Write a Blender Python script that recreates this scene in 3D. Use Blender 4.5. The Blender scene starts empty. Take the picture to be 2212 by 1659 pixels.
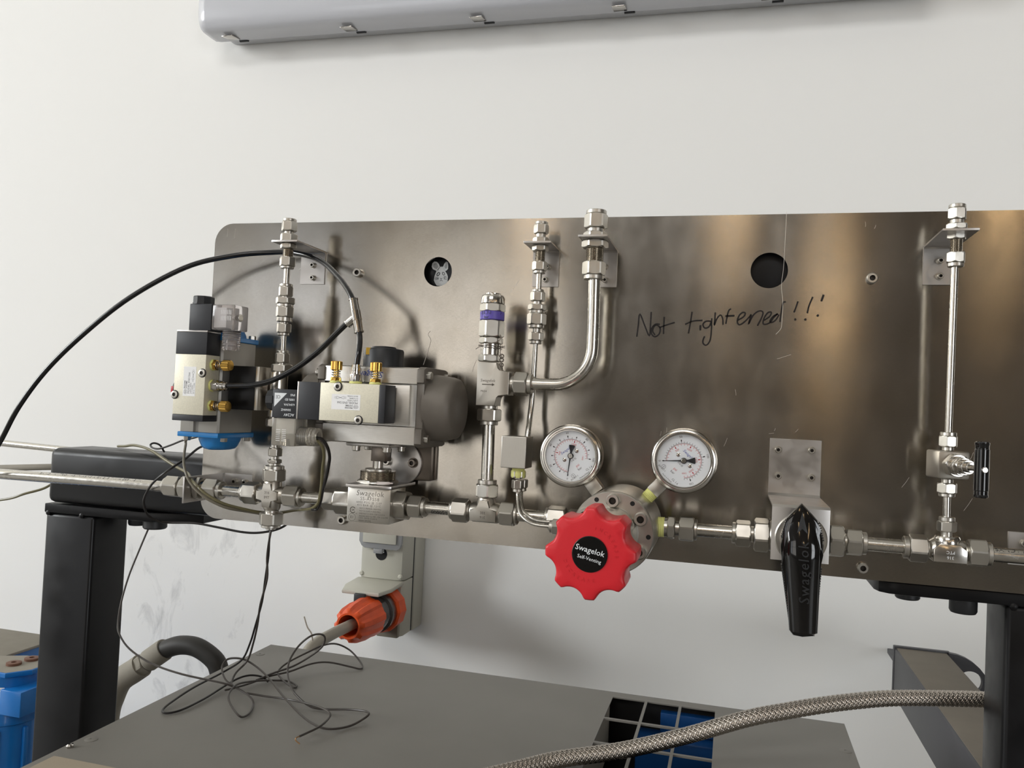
import bpy, bmesh, math, random
from mathutils import Vector, Matrix

random.seed(7)
scene = bpy.context.scene
COL = scene.collection
PI = math.pi
# working units are millimetres: X along the panel, Y into the room's back wall (panel front = 0), Z up
# from the camera height; ORG lifts everything so that the floor is at world Z = 0
ORG = Vector((0, 0, 1.35))
def V(x, y, z): return Vector((x, y, z)) * 0.001 + ORG

# ------------------------------------------------------------------ camera
yaw, pitch, roll, FPX, DIST = 0.26784, 0.02801, 0.04631, 1750.0, 850.0
fw = Vector((-math.sin(yaw), math.cos(yaw), 0)); rt = Vector((math.cos(yaw), math.sin(yaw), 0)); up = Vector((0, 0, 1))
f2 = fw * math.cos(pitch) + up * math.sin(pitch); u2 = -fw * math.sin(pitch) + up * math.cos(pitch)
r3 = rt * math.cos(roll) + u2 * math.sin(roll); u3 = -rt * math.sin(roll) + u2 * math.cos(roll)
cam_d = bpy.data.cameras.new('camera'); cam = bpy.data.objects.new('camera', cam_d); COL.objects.link(cam)
cam_d.sensor_width = 36; cam_d.lens = FPX * 36 / 2212; cam_d.clip_start = 0.01; cam_d.clip_end = 60
M = Matrix((r3, u3, -f2)).transposed().to_4x4(); M.translation = V(0, -DIST, 0)
cam.matrix_world = M
scene.camera = cam

# ------------------------------------------------------------------ colour management, world, light
vs = scene.view_settings
vs.view_transform = 'Standard'; vs.look = 'None'; vs.gamma = 1.0; vs.use_curve_mapping = False
vs.exposure = 0.0
world = bpy.data.worlds.new('world'); scene.world = world; world.use_nodes = True
wn = world.node_tree.nodes; bg = wn['Background']
bg.inputs['Color'].default_value = (0.75, 0.85, 1.0, 1); bg.inputs['Strength'].default_value = 1.0

def area(name, loc, target, sx, sy, power, col):
    d = bpy.data.lights.new(name, 'AREA'); d.shape = 'RECTANGLE'; d.size = sx; d.size_y = sy
    d.energy = power; d.color = col
    o = bpy.data.objects.new(name, d); COL.objects.link(o); o.location = loc
    o.rotation_euler = (Vector(target) - Vector(loc)).to_track_quat('-Z', 'Y').to_euler()
    return o
# daylight: front wall windows, two high, a low pair shaped for the sheet's reflection
# (window openings: see the room shell below)
WINDOWS = [  # wall, centre along the wall, z centre, width, height, power, colour
    ('front', -12.0, 4.4, 4.6, 3.4, 1700, (0.95, 0.98, 1.0)), ('front', -4.65, 1.55, 2.0, 2.3, 17, (1.0, 0.96, 0.9)), ('front', -2.5, 1.6, 1.9, 2.3, 21, (1.0, 0.88, 0.7)),
    ('front', -0.8, 5.7, 3.6, 1.4, 150, (1.0, 0.98, 0.95)), ('front', 5.2, 1.5, 3.4, 2.4, 150, (0.96, 0.985, 1.0))]  # low right window: unseen, added to fill the wall under the sheet
ROOM_X0, ROOM_X1, ROOM_Y0, ROOM_Y1, ROOM_H = -14.5, 8.0, -6.5, 0.85, 7.2
for i, (w, c, z, sx, sz, p, wc) in enumerate(WINDOWS):
    if w == 'front': area('daylight_%d' % (i + 1), (c, ROOM_Y0 + 0.02, z), (c, 0, z), sx, sz, p, wc)
    else: area('daylight_%d' % (i + 1), (ROOM_X0 + 0.02, c, z), (0, c, z), sx, sz, p, wc)

# ------------------------------------------------------------------ materials
def lin(c):
    return tuple(((v / 12.92) if v <= 0.04045 else ((v + 0.055) / 1.055) ** 2.4) for v in (x / 255.0 for x in c))
MATS = {}
def mat(name, rgb, metal=0.0, rough=0.5, noise=0.0, nscale=60.0, bump=0.0, bscale=400.0, stretch=(1, 1, 1), spec=0.5,
        trans=0.0, ior=1.45, coat=0.0, aniso=0.0, tangent=None, alpha=1.0, rvar=0.0):
    m = bpy.data.materials.new(name); m.use_nodes = True
    nt = m.node_tree; N = nt.nodes; L = nt.links; b = N['Principled BSDF']
    c = lin(rgb)
    b.inputs['Base Color'].default_value = (*c, 1); b.inputs['Metallic'].default_value = metal
    b.inputs['Roughness'].default_value = rough; b.inputs['Specular IOR Level'].default_value = spec
    b.inputs['Transmission Weight'].default_value = trans; b.inputs['IOR'].default_value = ior
    b.inputs['Coat Weight'].default_value = coat; b.inputs['Coat Roughness'].default_value = 0.1
    b.inputs['Anisotropic'].default_value = aniso; b.inputs['Alpha'].default_value = alpha
    if tangent:
        cx = N.new('ShaderNodeCombineXYZ')
        for k in range(3): cx.inputs[k].default_value = tangent[k]
        L.new(cx.outputs[0], b.inputs['Tangent'])
    if noise or bump or rvar:
        tc = N.new('ShaderNodeTexCoord'); mp = N.new('ShaderNodeMapping'); mp.inputs['Scale'].default_value = stretch
        L.new(tc.outputs['Object'], mp.inputs['Vector'])
    if noise or rvar:
        n = N.new('ShaderNodeTexNoise'); n.inputs['Scale'].default_value = nscale; n.inputs['Detail'].default_value = 5
        L.new(mp.outputs[0], n.inputs['Vector'])
    if noise:
        mx = N.new('ShaderNodeMix'); mx.data_type = 'RGBA'; mx.blend_type = 'MIX'
        mx.inputs[6].default_value = (*[v * (1 - noise) for v in c], 1); mx.inputs[7].default_value = (*[min(1, v * (1 + noise)) for v in c], 1)
        L.new(n.outputs['Fac'], mx.inputs[0]); L.new(mx.outputs[2], b.inputs['Base Color'])
    if rvar:
        mr = N.new('ShaderNodeMapRange'); mr.inputs[1].default_value = 0.3; mr.inputs[2].default_value = 0.7
        mr.inputs[3].default_value = max(0.02, rough - rvar); mr.inputs[4].default_value = rough + rvar
        L.new(n.outputs['Fac'], mr.inputs[0]); L.new(mr.outputs[0], b.inputs['Roughness'])
    if bump:
        nb = N.new('ShaderNodeTexNoise'); nb.inputs['Scale'].default_value = bscale; nb.inputs['Detail'].default_value = 3
        L.new(mp.outputs[0], nb.inputs['Vector'])
        bp = N.new('ShaderNodeBump'); bp.inputs['Strength'].default_value = bump; bp.inputs['Distance'].default_value = 0.0004
        L.new(nb.outputs['Fac'], bp.inputs['Height']); L.new(bp.outputs[0], b.inputs['Normal'])
    MATS[name] = m
    return m
mat('steel', (192, 188, 180), 1.0, 0.33, rvar=0.04, nscale=150)
mat('steel_polished', (204, 200, 193), 1.0, 0.18)
mat('steel_forged', (184, 179, 170), 1.0, 0.36, bump=0.07, bscale=1500)
mat('steel_tube', (198, 194, 186), 1.0, 0.24, noise=0.06, nscale=200, rvar=0.05)
mat('steel_sheet', (186, 182, 178), 1.0, 0.36, rvar=0.08, nscale=60)
mat('steel_dark', (120, 112, 104), 1.0, 0.35, noise=0.2, nscale=90)
mat('socket_shade', (58, 54, 50), 0.6, 0.4)  # shade of the screw sockets, put into the colour
mat('dust_brown', (116, 109, 98), 0.0, 0.75, noise=0.1, nscale=40)
mat('steel_thread', (180, 172, 160), 1.0, 0.2)
mat('aluminium', (205, 202, 196), 1.0, 0.34, noise=0.14, nscale=120, stretch=(1, 1, 26), bump=0.2, bscale=260)
mat('aluminium_block', (188, 184, 176), 1.0, 0.4, noise=0.1, nscale=150, stretch=(26, 26, 1), bump=0.15, bscale=300)
mat('anodised_grey', (172, 169, 163), 0.75, 0.45, noise=0.06, nscale=80)
mat('cap_grey', (112, 106, 98), 0.2, 0.5, noise=0.08, nscale=120, bump=0.1, bscale=500)
mat('cap_blue', (38, 124, 190), 0.0, 0.32, noise=0.08, nscale=70, coat=0.2)
mat('valve_beige', (222, 217, 198), 0.25, 0.5, noise=0.16, nscale=900, bump=0.12, bscale=900)
mat('black_plastic', (40, 41, 45), 0.0, 0.5, noise=0.06, nscale=200)
mat('black_gloss', (14, 13, 13), 0.0, 0.06, coat=0.4)
mat('black_soft', (38, 39, 41), 0.0, 0.45)
mat('hole_shade', (12, 11, 11), 0.0, 0.7)  # shade inside holes and the cabinet, put into the colour
mat('black_hose', (20, 20, 22), 0.0, 0.2, coat=0.3)
mat('black_paint', (14, 14, 16), 0.0, 0.36, noise=0.25, nscale=25, rvar=0.08, spec=0.3)
mat('black_rubber', (40, 38, 35), 0.0, 0.55, noise=0.1, nscale=80)
mat('wire_grey', (112, 106, 92), 0.0, 0.4)
mat('wire_olive', (108, 102, 74), 0.0, 0.35)
mat('wire_black', (34, 31, 30), 0.0, 0.35)
mat('wire_dark', (62, 57, 53), 0.0, 0.4)
mat('copper', (190, 150, 110), 1.0, 0.3)
mat('brass', (206, 164, 84), 1.0, 0.24, noise=0.12, nscale=300)
mat('tape', (214, 214, 134), 0.0, 0.55, noise=0.08, nscale=300, bump=0.2, bscale=700)
mat('label_white', (240, 240, 240), 0.0, 0.4)
mat('ink', (34, 34, 38), 0.0, 0.5)
mat('ink_marker', (14, 10, 12), 0.0, 0.35)
mat('ink_red', (186, 52, 62), 0.0, 0.5)
mat('ink_blue', (34, 64, 150), 0.0, 0.45)
mat('ink_white', (225, 228, 230), 0.0, 0.45)
mat('ink_etch', (84, 78, 71), 0.5, 0.5)
mat('dial', (224, 226, 228), 0.0, 0.4)
mat('red_plastic', (206, 34, 44), 0.0, 0.36, noise=0.03, nscale=100, bump=0.05, bscale=600)
mat('red_indicator', (190, 60, 66), 0.0, 0.4)
mat('yellow_mark', (206, 164, 50), 0.0, 0.45)
mat('purple_band', (98, 84, 172), 0.0, 0.4)
mat('clear_plastic', (232, 226, 224), 0.0, 0.12, trans=0.85, ior=1.3)
mat('smoke_plastic', (214, 208, 196), 0.0, 0.18, trans=0.7, ior=1.3)
mat('glass', (255, 255, 255), 0.0, 0.0, trans=1.0, ior=1.02, spec=0.1)
mat('clear_frame', (186, 187, 188), 0.0, 0.1, trans=0.5, ior=1.4)
mat('nickel', (196, 192, 186), 1.0, 0.14)
mat('pvc_grey', (186, 184, 172), 0.0, 0.42)
mat('pvc_grey_dark', (132, 126, 112), 0.0, 0.45)
mat('orange_plastic', (222, 84, 34), 0.0, 0.35, noise=0.25, nscale=40)
mat('smoke_dark', (70, 66, 66), 0.0, 0.2, coat=0.3)
mat('cable_grey', (158, 152, 140), 0.0, 0.45)
mat('fixture_base', (196, 197, 200), 0.0, 0.4)
mat('fixture_lens', (190, 191, 196), 0.0, 0.22, coat=0.3)
mat('cabinet_grey', (118, 115, 109), 0.0, 0.5, noise=0.07, nscale=18, bump=0.12, bscale=900)
mat('dust_grey', (142, 137, 126), 0.0, 0.75, noise=0.1, nscale=40)
mat('blue_paint', (22, 112, 190), 0.0, 0.3, noise=0.1, nscale=30, coat=0.2)
mat('blue_inside', (14, 70, 128), 0.0, 0.4)
mat('steel_paint', (64, 64, 68), 0.0, 0.45, noise=0.1, nscale=20)
mat('brown_rust', (110, 76, 60), 0.0, 0.6, noise=0.2, nscale=200)
mat('card_tan', (158, 146, 128), 0.0, 0.7, noise=0.08, nscale=30)
mat('paper_grey', (178, 180, 180), 0.0, 0.7, noise=0.12, nscale=250)
mat('paper_shade', (128, 130, 130), 0.0, 0.7, noise=0.2, nscale=300)
mat('string', (214, 206, 196), 0.0, 0.5)
mat('braid', (190, 182, 172), 1.0, 0.26)
mat('braid_core', (60, 56, 52), 0.8, 0.5)
mat('steel_cell', (206, 210, 214), 1.0, 0.4)
mat('machine_dark', (58, 54, 50), 0.0, 0.6, noise=0.2, nscale=3)
mat('machine_cream', (176, 160, 132), 0.0, 0.55, noise=0.15, nscale=3)
mat('floor_grey', (134, 131, 126), 0.0, 0.5, noise=0.15, nscale=3)
mat('ceiling_white', (200, 198, 192), 0.0, 0.8)
mat('wall_far', (120, 116, 113), 0.0, 0.8, noise=0.1, nscale=2)
mat('wall_dim', (84, 78, 72), 0.0, 0.8)
mat('wall_pale', (214, 210, 202), 0.0, 0.8)
mat('window_frame', (70, 72, 76), 0.0, 0.5)

def emission(name, rgb, strength):
    m = bpy.data.materials.new(name); m.use_nodes = True; b = m.node_tree.nodes['Principled BSDF']
    b.inputs['Emission Color'].default_value = (*lin(rgb), 1); b.inputs['Emission Strength'].default_value = strength
    b.inputs['Base Color'].default_value = (*lin(rgb), 1); MATS[name] = m
emission('lamp_warm', (255, 218, 168), 11.0)

# brushed panel sheet: horizontal grain, cloudy stains, a few fine scratches
def panel_material():
    m = bpy.data.materials.new('panel_brushed'); m.use_nodes = True
    nt = m.node_tree; N = nt.nodes; L = nt.links; b = N['Principled BSDF']
    b.inputs['Metallic'].default_value = 1.0; b.inputs['Anisotropic'].default_value = 0.9
    cx = N.new('ShaderNodeCombineXYZ'); cx.inputs[2].default_value = 1.0; L.new(cx.outputs[0], b.inputs['Tangent'])
    tc = N.new('ShaderNodeTexCoord')
    def noise(scale, st, detail):
        mp = N.new('ShaderNodeMapping'); mp.inputs['Scale'].default_value = st; L.new(tc.outputs['Object'], mp.inputs['Vector'])
        n = N.new('ShaderNodeTexNoise'); n.inputs['Scale'].default_value = scale; n.inputs['Detail'].default_value = detail
        L.new(mp.outputs[0], n.inputs['Vector']); return n
    grain = noise(60, (5, 1, 60), 4); cloud = noise(9, (1, 1, 1), 5); cloud2 = noise(30, (1, 1, 0.6), 4)
    r1 = N.new('ShaderNodeMix'); r1.data_type = 'RGBA'
    r1.inputs[6].default_value = (*lin((160, 150, 134)), 1); r1.inputs[7].default_value = (*lin((196, 193, 188)), 1)
    L.new(cloud.outputs['Fac'], r1.inputs[0])
    r2 = N.new('ShaderNodeMix'); r2.data_type = 'RGBA'; r2.blend_type = 'MULTIPLY'; r2.inputs[0].default_value = 0.35
    L.new(r1.outputs[2], r2.inputs[6]); L.new(grain.outputs['Fac'], r2.inputs[7])
    L.new(r2.outputs[2], b.inputs['Base Color'])
    mr = N.new('ShaderNodeMapRange'); mr.inputs[1].default_value = 0.3; mr.inputs[2].default_value = 0.7
    mr.inputs[3].default_value = 0.14; mr.inputs[4].default_value = 0.2
    L.new(cloud2.outputs['Fac'], mr.inputs[0]); L.new(mr.outputs[0], b.inputs['Roughness'])
    bp = N.new('ShaderNodeBump'); bp.inputs['Strength'].default_value = 0.045; bp.inputs['Distance'].default_value = 0.0003
    spk = noise(900, (1, 1, 1.4), 2)
    hsum = N.new('ShaderNodeMath'); hsum.operation = 'MULTIPLY_ADD'; hsum.inputs[1].default_value = 0.35
    L.new(spk.outputs['Fac'], hsum.inputs[0]); L.new(grain.outputs['Fac'], hsum.inputs[2])
    L.new(hsum.outputs[0], bp.inputs['Height']); L.new(bp.outputs[0], b.inputs['Normal'])
    MATS['panel_brushed'] = m
panel_material()

# painted wall with grey scuff marks low on the left, between the post and the outlet
def wall_material():
    m = bpy.data.materials.new('wall_white'); m.use_nodes = True
    nt = m.node_tree; N = nt.nodes; L = nt.links; b = N['Principled BSDF']; b.inputs['Roughness'].default_value = 0.75
    tc = N.new('ShaderNodeNewGeometry'); sp = N.new('ShaderNodeSeparateXYZ'); L.new(tc.outputs['Position'], sp.inputs[0])
    def band(sock, a, b_, c, d):
        r = N.new('ShaderNodeMapRange'); r.interpolation_type = 'SMOOTHSTEP'; r.inputs[1].default_value = a; r.inputs[2].default_value = b_
        L.new(sock, r.inputs[0])
        q = N.new('ShaderNodeMapRange'); q.interpolation_type = 'SMOOTHSTEP'; q.inputs[1].default_value = c; q.inputs[2].default_value = d
        q.inputs[3].default_value = 1; q.inputs[4].default_value = 0; L.new(sock, q.inputs[0])
        mu = N.new('ShaderNodeMath'); mu.operation = 'MULTIPLY'; L.new(r.outputs[0], mu.inputs[0]); L.new(q.outputs[0], mu.inputs[1]); return mu
    mx = band(sp.outputs[0], -1.5, -1.38, -1.12, -1.02); mz = band(sp.outputs[2], 0.5, 0.66, 0.98, 1.12)
    mp = N.new('ShaderNodeMapping'); mp.inputs['Scale'].default_value = (1.7, 1, 0.85); mp.inputs['Rotation'].default_value = (0, 0.5, 0)
    L.new(tc.outputs['Position'], mp.inputs[0])
    n = N.new('ShaderNodeTexNoise'); n.inputs['Scale'].default_value = 9; n.inputs['Detail'].default_value = 7; n.inputs['Roughness'].default_value = 0.62
    n.inputs['Distortion'].default_value = 0.7
    L.new(mp.outputs[0], n.inputs['Vector'])
    th = N.new('ShaderNodeMapRange'); th.inputs[1].default_value = 0.56; th.inputs[2].default_value = 0.72; L.new(n.outputs['Fac'], th.inputs[0])
    a = N.new('ShaderNodeMath'); a.operation = 'MULTIPLY'; L.new(mx.outputs[0], a.inputs[0]); L.new(mz.outputs[0], a.inputs[1])
    a2 = N.new('ShaderNodeMath'); a2.operation = 'MULTIPLY'; L.new(a.outputs[0], a2.inputs[0]); L.new(th.outputs[0], a2.inputs[1])
    a3 = N.new('ShaderNodeMath'); a3.operation = 'MULTIPLY'; a3.inputs[1].default_value = 0.5; L.new(a2.outputs[0], a3.inputs[0])
    c = N.new('ShaderNodeMix'); c.data_type = 'RGBA'
    c.inputs[6].default_value = (*lin((234, 233, 230)), 1); c.inputs[7].default_value = (*lin((140, 140, 142)), 1)
    L.new(a3.outputs[0], c.inputs[0]); L.new(c.outputs[2], b.inputs['Base Color'])
    nb = N.new('ShaderNodeTexNoise'); nb.inputs['Scale'].default_value = 260; L.new(tc.outputs['Position'], nb.inputs['Vector'])
    bp = N.new('ShaderNodeBump'); bp.inputs['Strength'].default_value = 0.05; bp.inputs['Distance'].default_value = 0.001
    L.new(nb.outputs['Fac'], bp.inputs['Height']); L.new(bp.outputs[0], b.inputs['Normal'])
    MATS['wall_white'] = m
wall_material()

# ------------------------------------------------------------------ mesh helpers (all in millimetres)
X, Y, Z = Vector((1, 0, 0)), Vector((0, 1, 0)), Vector((0, 0, 1))
OFF = {}
def frame(axis, ref=None):
    a = Vector(axis).normalized()
    r = Vector(ref) if ref is not None else (Z if abs(a.z) < 0.9 else -Y)
    e1 = (r - a * r.dot(a)).normalized(); e2 = a.cross(e1)
    return a, e1, e2

class B:
    def __init__(self): self.bm = bmesh.new()
    def ring_stack(self, rings, cap0=True, cap1=True, close=False):
        bm = self.bm; vr = [[bm.verts.new(p) for p in r] for r in rings]; n = len(vr[0])
        rng = range(len(vr)) if close else range(len(vr) - 1)
        for i in rng:
            a, b = vr[i], vr[(i + 1) % len(vr)]
            for k in range(n): bm.faces.new((a[k], a[(k + 1) % n], b[(k + 1) % n], b[k]))
        if not close:
            if cap0: bm.faces.new(vr[0][::-1])
            if cap1: bm.faces.new(vr[-1])
        return self
    def lathe(self, p0, axis, prof, n=28, close=False):
        a, e1, e2 = frame(axis); p0 = Vector(p0)
        rings = [[p0 + a * t + (e1 * math.cos(2 * PI * k / n) + e2 * math.sin(2 * PI * k / n)) * max(r, 0.01) for k in range(n)] for t, r in prof]
        return self.ring_stack(rings, close=close)
    def hexa(self, p0, axis, t0, t1, af, phase=0.0, ch0=True, ch1=True, ref=None):
        a, e1, e2 = frame(axis, ref); p0 = Vector(p0); R = af / 2; n = 48; L = t1 - t0
        ch = min(1.0, L * 0.2) * (af / 14.0) ** 0.5
        def hr(th): return R / math.cos(((th - phase) % (PI / 3)) - PI / 6)
        st = []
        if ch0: st += [(0, R * 0.985), (ch * 0.5, R * 1.06), (ch, R * 1.2)]
        else: st += [(0, R * 1.12), (0.25, R * 1.2)]
        if ch1: st += [(L - ch, R * 1.2), (L - ch * 0.5, R * 1.06), (L, R * 0.985)]
        else: st += [(L - 0.25, R * 1.2), (L, R * 1.12)]
        rings = []
        for t, lim in st:
            rings.append([p0 + a * (t0 + t) + (e1 * math.cos(2 * PI * k / n) + e2 * math.sin(2 * PI * k / n)) * min(hr(2 * PI * k / n), lim) for k in range(n)])
        return self.ring_stack(rings)
    def thread(self, p0, axis, t0, t1, r, pitch=1.3, depth=0.55, n=28):
        prof = []; k = max(3, int(round((t1 - t0) / pitch))); q = (t1 - t0) / k
        for i in range(k): prof += [(t0 + q * i, r - depth), (t0 + q * (i + 0.5), r)]
        prof.append((t1, r - depth))
        return self.lathe(p0, axis, prof, n)
    def box(self, c, s, rot=None, bev=0.0, seg=2):
        bm = self.bm; c = Vector(c); vs_ = []
        for sx in (-1, 1):
            for sy in (-1, 1):
                for sz in (-1, 1):
                    p = Vector((sx * s[0] / 2, sy * s[1] / 2, sz * s[2] / 2))
                    if rot is not None: p = rot @ p
                    vs_.append(bm.verts.new(c + p))
        fs = [bm.faces.new([vs_[i] for i in q]) for q in ((0, 1, 3, 2), (4, 6, 7, 5), (0, 4, 5, 1), (2, 3, 7, 6), (0, 2, 6, 4), (1, 5, 7, 3))]
        if bev:
            es = list({e for f in fs for e in f.edges})
            bmesh.ops.bevel(bm, geom=es, offset=bev, segments=seg, affect='EDGES', profile=0.5)
        return self
    def bx(self, x0, x1, y0, y1, z0, z1, bev=0.0, seg=2):
        return self.box(((x0 + x1) / 2, (y0 + y1) / 2, (z0 + z1) / 2), (abs(x1 - x0), abs(y1 - y0), abs(z1 - z0)), None, bev, seg)
    def prism(self, poly, o, ex, ey, ez, h, bev=0.0, hole=None):
        bm = self.bm; o = Vector(o); ex = Vector(ex); ey = Vector(ey); ez = Vector(ez)
        lo = [bm.verts.new(o + ex * p[0] + ey * p[1]) for p in poly]; hi = [bm.verts.new(o + ex * p[0] + ey * p[1] + ez * h) for p in poly]
        n = len(poly); fs = [bm.faces.new(lo[::-1]), bm.faces.new(hi)]
        for k in range(n): fs.append(bm.faces.new((lo[k], lo[(k + 1) % n], hi[(k + 1) % n], hi[k])))
        if bev:
            es = list({e for f in fs[:2] for e in f.edges})
            bmesh.ops.bevel(bm, geom=es, offset=bev, segments=2, affect='EDGES', profile=0.5)
        return self
    def tube(self, pts, r, n=12, closed=False, caps=True, rfun=None):
        pts = [Vector(p) for p in pts]; rings = []; m = len(pts)
        t = (pts[1] - pts[0]).normalized(); nrm = frame(t)[1]
        for i, p in enumerate(pts):
            tt = (pts[min(i + 1, m - 1)] - pts[max(i - 1, 0)])
            tt = tt.normalized() if tt.length > 1e-9 else t
            nrm = (nrm - tt * nrm.dot(tt)).normalized(); bn = tt.cross(nrm); t = tt
            rr = rfun(i / (m - 1)) if rfun else r
            rings.append([p + (nrm * math.cos(2 * PI * k / n) + bn * math.sin(2 * PI * k / n)) * rr for k in range(n)])
        return self.ring_stack(rings, caps, caps)
    def ribbon(self, pts, w, nrm, up_=0.08):
        bm = self.bm; pts = [Vector(p) for p in pts]; nrm = Vector(nrm); rows = []
        for i, p in enumerate(pts):
            t = (pts[min(i + 1, len(pts) - 1)] - pts[max(i - 1, 0)]).normalized(); s = nrm.cross(t).normalized() * w / 2
            rows.append((bm.verts.new(p + s + nrm * up_), bm.verts.new(p - s + nrm * up_)))
        for a, b in zip(rows, rows[1:]): bm.faces.new((a[0], a[1], b[1], b[0]))
        return self
    def poly(self, pts):
        self.bm.faces.new([self.bm.verts.new(Vector(p)) for p in pts]); return self

def smooth_path(pts, sub=8):
    pts = [Vector(p) for p in pts]; out = []
    P = [pts[0] * 2 - pts[1]] + pts + [pts[-1] * 2 - pts[-2]]
    for i in range(1, len(P) - 2):
        p0, p1, p2, p3 = P[i - 1:i + 3]
        for k in range(sub):
            t = k / sub
            out.append(0.5 * ((2 * p1) + (p2 - p0) * t + (2 * p0 - 5 * p1 + 4 * p2 - p3) * t * t + (3 * p1 - p0 - 3 * p2 + p3) * t ** 3))
    out.append(pts[-1]); return out

def set_tags(o, label=None, cat=None, group=None, kind=None):
    if label: o['label'] = label
    if cat: o['category'] = cat
    if group: o['group'] = group
    if kind: o['kind'] = kind
    return o
def thing(name, label, cat, loc, group=None):
    o = bpy.data.objects.new(name, None); o.empty_display_size = 0.01; COL.objects.link(o)
    o.location = V(*loc); OFF[o.name] = Vector(loc)
    return set_tags(o, label, cat, group)
def mk(name, b, m, parent=None, sharp=32, label=None):
    bm = b.bm
    bmesh.ops.recalc_face_normals(bm, faces=bm.faces)
    if parent is not None: off = OFF[parent.name]
    else:
        zs = [v.co for v in bm.verts]
        off = Vector((sum(v.x for v in zs) / len(zs), sum(v.y for v in zs) / len(zs), min(v.z for v in zs)))
    for v in bm.verts: v.co = (v.co - off) * 0.001
    me = bpy.data.meshes.new(name); bm.to_mesh(me); bm.free()
    for p in me.polygons: p.use_smooth = True
    me.set_sharp_from_angle(angle=math.radians(sharp))
    me.materials.append(MATS[m])
    o = bpy.data.objects.new(name, me); COL.objects.link(o)
    if parent is not None: o.parent = parent
    else: o.location = V(*off)
    OFF[o.name] = off
    if label: o['label'] = label
    return o
def solo(name, b, m, label, cat, group=None, kind=None, sharp=32):
    return set_tags(mk(name, b, m, None, sharp), label, cat, group, kind)
def struct(name, b, m, parent=None):
    o = mk(name, b, m, parent)
    if parent is None: o['kind'] = 'structure'
    return o

def text_into(b, body, size, o, ex, ey, align='CENTER', valign='CENTER', shear=0.0, space=1.0, lift=0.06, wrap=None, bold=0.0, extrude=0.0, xs=1.0):
    """flat lettering added to a mesh: origin o, reading direction ex, letter-up ey (mm)"""
    cu = bpy.data.curves.new('t', 'FONT'); cu.body = body; cu.size = size; cu.align_x = align; cu.align_y = valign
    cu.shear = shear; cu.space_character = space; cu.resolution_u = 2; cu.offset = bold; cu.fill_mode = 'FRONT'
    if extrude: cu.extrude = extrude; cu.fill_mode = 'BOTH'
    to = bpy.data.objects.new('t', cu); COL.objects.link(to)
    dg = bpy.context.evaluated_depsgraph_get(); me = bpy.data.meshes.new_from_object(to.evaluated_get(dg))
    o = Vector(o); ex = Vector(ex).normalized(); ey = Vector(ey).normalized(); ez = ex.cross(ey)
    nv = len(b.bm.verts); vmap = []
    for v in me.vertices:
        x, y, z = v.co; x *= xs
        if wrap:   # wrap around a cylinder of radius wrap, whose axis runs along ex below o
            a = y / wrap
            p = o + ex * x + ey * (wrap * math.sin(a)) + ez * (wrap * (math.cos(a) - 1) + lift)
        else: p = o + ex * x + ey * y + ez * (lift + z)
        vmap.append(b.bm.verts.new(p))
    for p in me.polygons:
        try: b.bm.faces.new([vmap[i] for i in p.vertices])
        except ValueError: pass
    bpy.data.objects.remove(to); bpy.data.curves.remove(cu); bpy.data.meshes.remove(me)
    return b

def cap_screw(parent, p, axis, r, h, name='screw', m='steel', washer=True):
    b = B(); pr = []
    if washer: pr = [(0, r * 1.25), (0.8, r * 1.25), (0.8, r)]
    else: pr = [(0, r)]
    pr += [(h * 0.85, r), (h, r * 0.86), (h, r * 0.52), (h * 0.45, r * 0.5), (h * 0.45, 0.0)]
    b.lathe(p, axis, pr, 24)
    o = mk(name, b, m, parent); o.data.materials.append(MATS['socket_shade'])  # recess faces carry their shade as a dark second material
    ax = Vector(axis).normalized(); c0 = (Vector(p) - OFF[o.name]) * 0.001
    for f in o.data.polygons:
        d = f.center - c0; rad = (d - ax * d.dot(ax)).length; dep = d.dot(ax)
        if rad < r * 0.00053 and dep < h * 0.00098: f.material_index = 1
    return o
def hex_bolt(parent, p, axis, af, h, name='bolt', m='steel', phase=0.2):
    return mk(name, B().hexa(p, axis, 0, h, af, phase, False, True), m, parent, 14)

# a fitting is an axis with a list of pieces: (kind, t0, t1, size)
def pieces(t, p0, axis, segs, m='steel', phase=0.3, mats={}):
    for s in segs:
        k, t0, t1, d = s[:4]; b = B(); mm = mats.get(k, m)
        if k in ('nut', 'hex_body', 'jam_nut', 'bonnet_hex', 'end_hex'):
            ph = s[4] if len(s) > 4 else phase
            b.hexa(p0, axis, t0, t1, d, ph)
        elif k == 'thread': b.thread(p0, axis, t0, t1, d / 2); mm = mats.get(k, 'steel_thread')
        elif k == 'taped_thread': b.thread(p0, axis, t0, t1, d / 2, 1.8, 0.35); mm = 'tape'
        elif k == 'cap': b.lathe(p0, axis, [(t0, d * 0.3), (t0, d * 0.36), (t0 + (t1 - t0) * 0.12, d * 0.44), (t0 + (t1 - t0) * 0.4, d * 0.495), (t1, d / 2)], 32); mm = mats.get(k, 'steel_polished')
        else:
            e = min(0.5, (t1 - t0) * 0.25)
            b.lathe(p0, axis, [(t0, d / 2 - e), (t0 + e, d / 2), (t1 - e, d / 2), (t1, d / 2 - e)], 32)
        mk(k, b, mm, t, 14 if k in ('nut', 'hex_body', 'jam_nut', 'bonnet_hex', 'end_hex') else 32)
def fitting(name, label, cat, p0, axis, segs, m='steel', phase=0.3, group=None, mats={}):
    a = Vector(axis).normalized(); end = Vector(p0) + a * max(s[2] for s in segs)
    base = Vector(p0) if Vector(p0).z < end.z else end
    t = thing(name, label, cat, base, group); pieces(t, p0, a, segs, m, phase, mats); return t
def straight_tube(name, label, p0, p1, d, group=None, m='steel_tube', cat='tube'):
    return solo(name, B().tube([p0, p1], d / 2, 28), m, label, cat, group)

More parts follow.
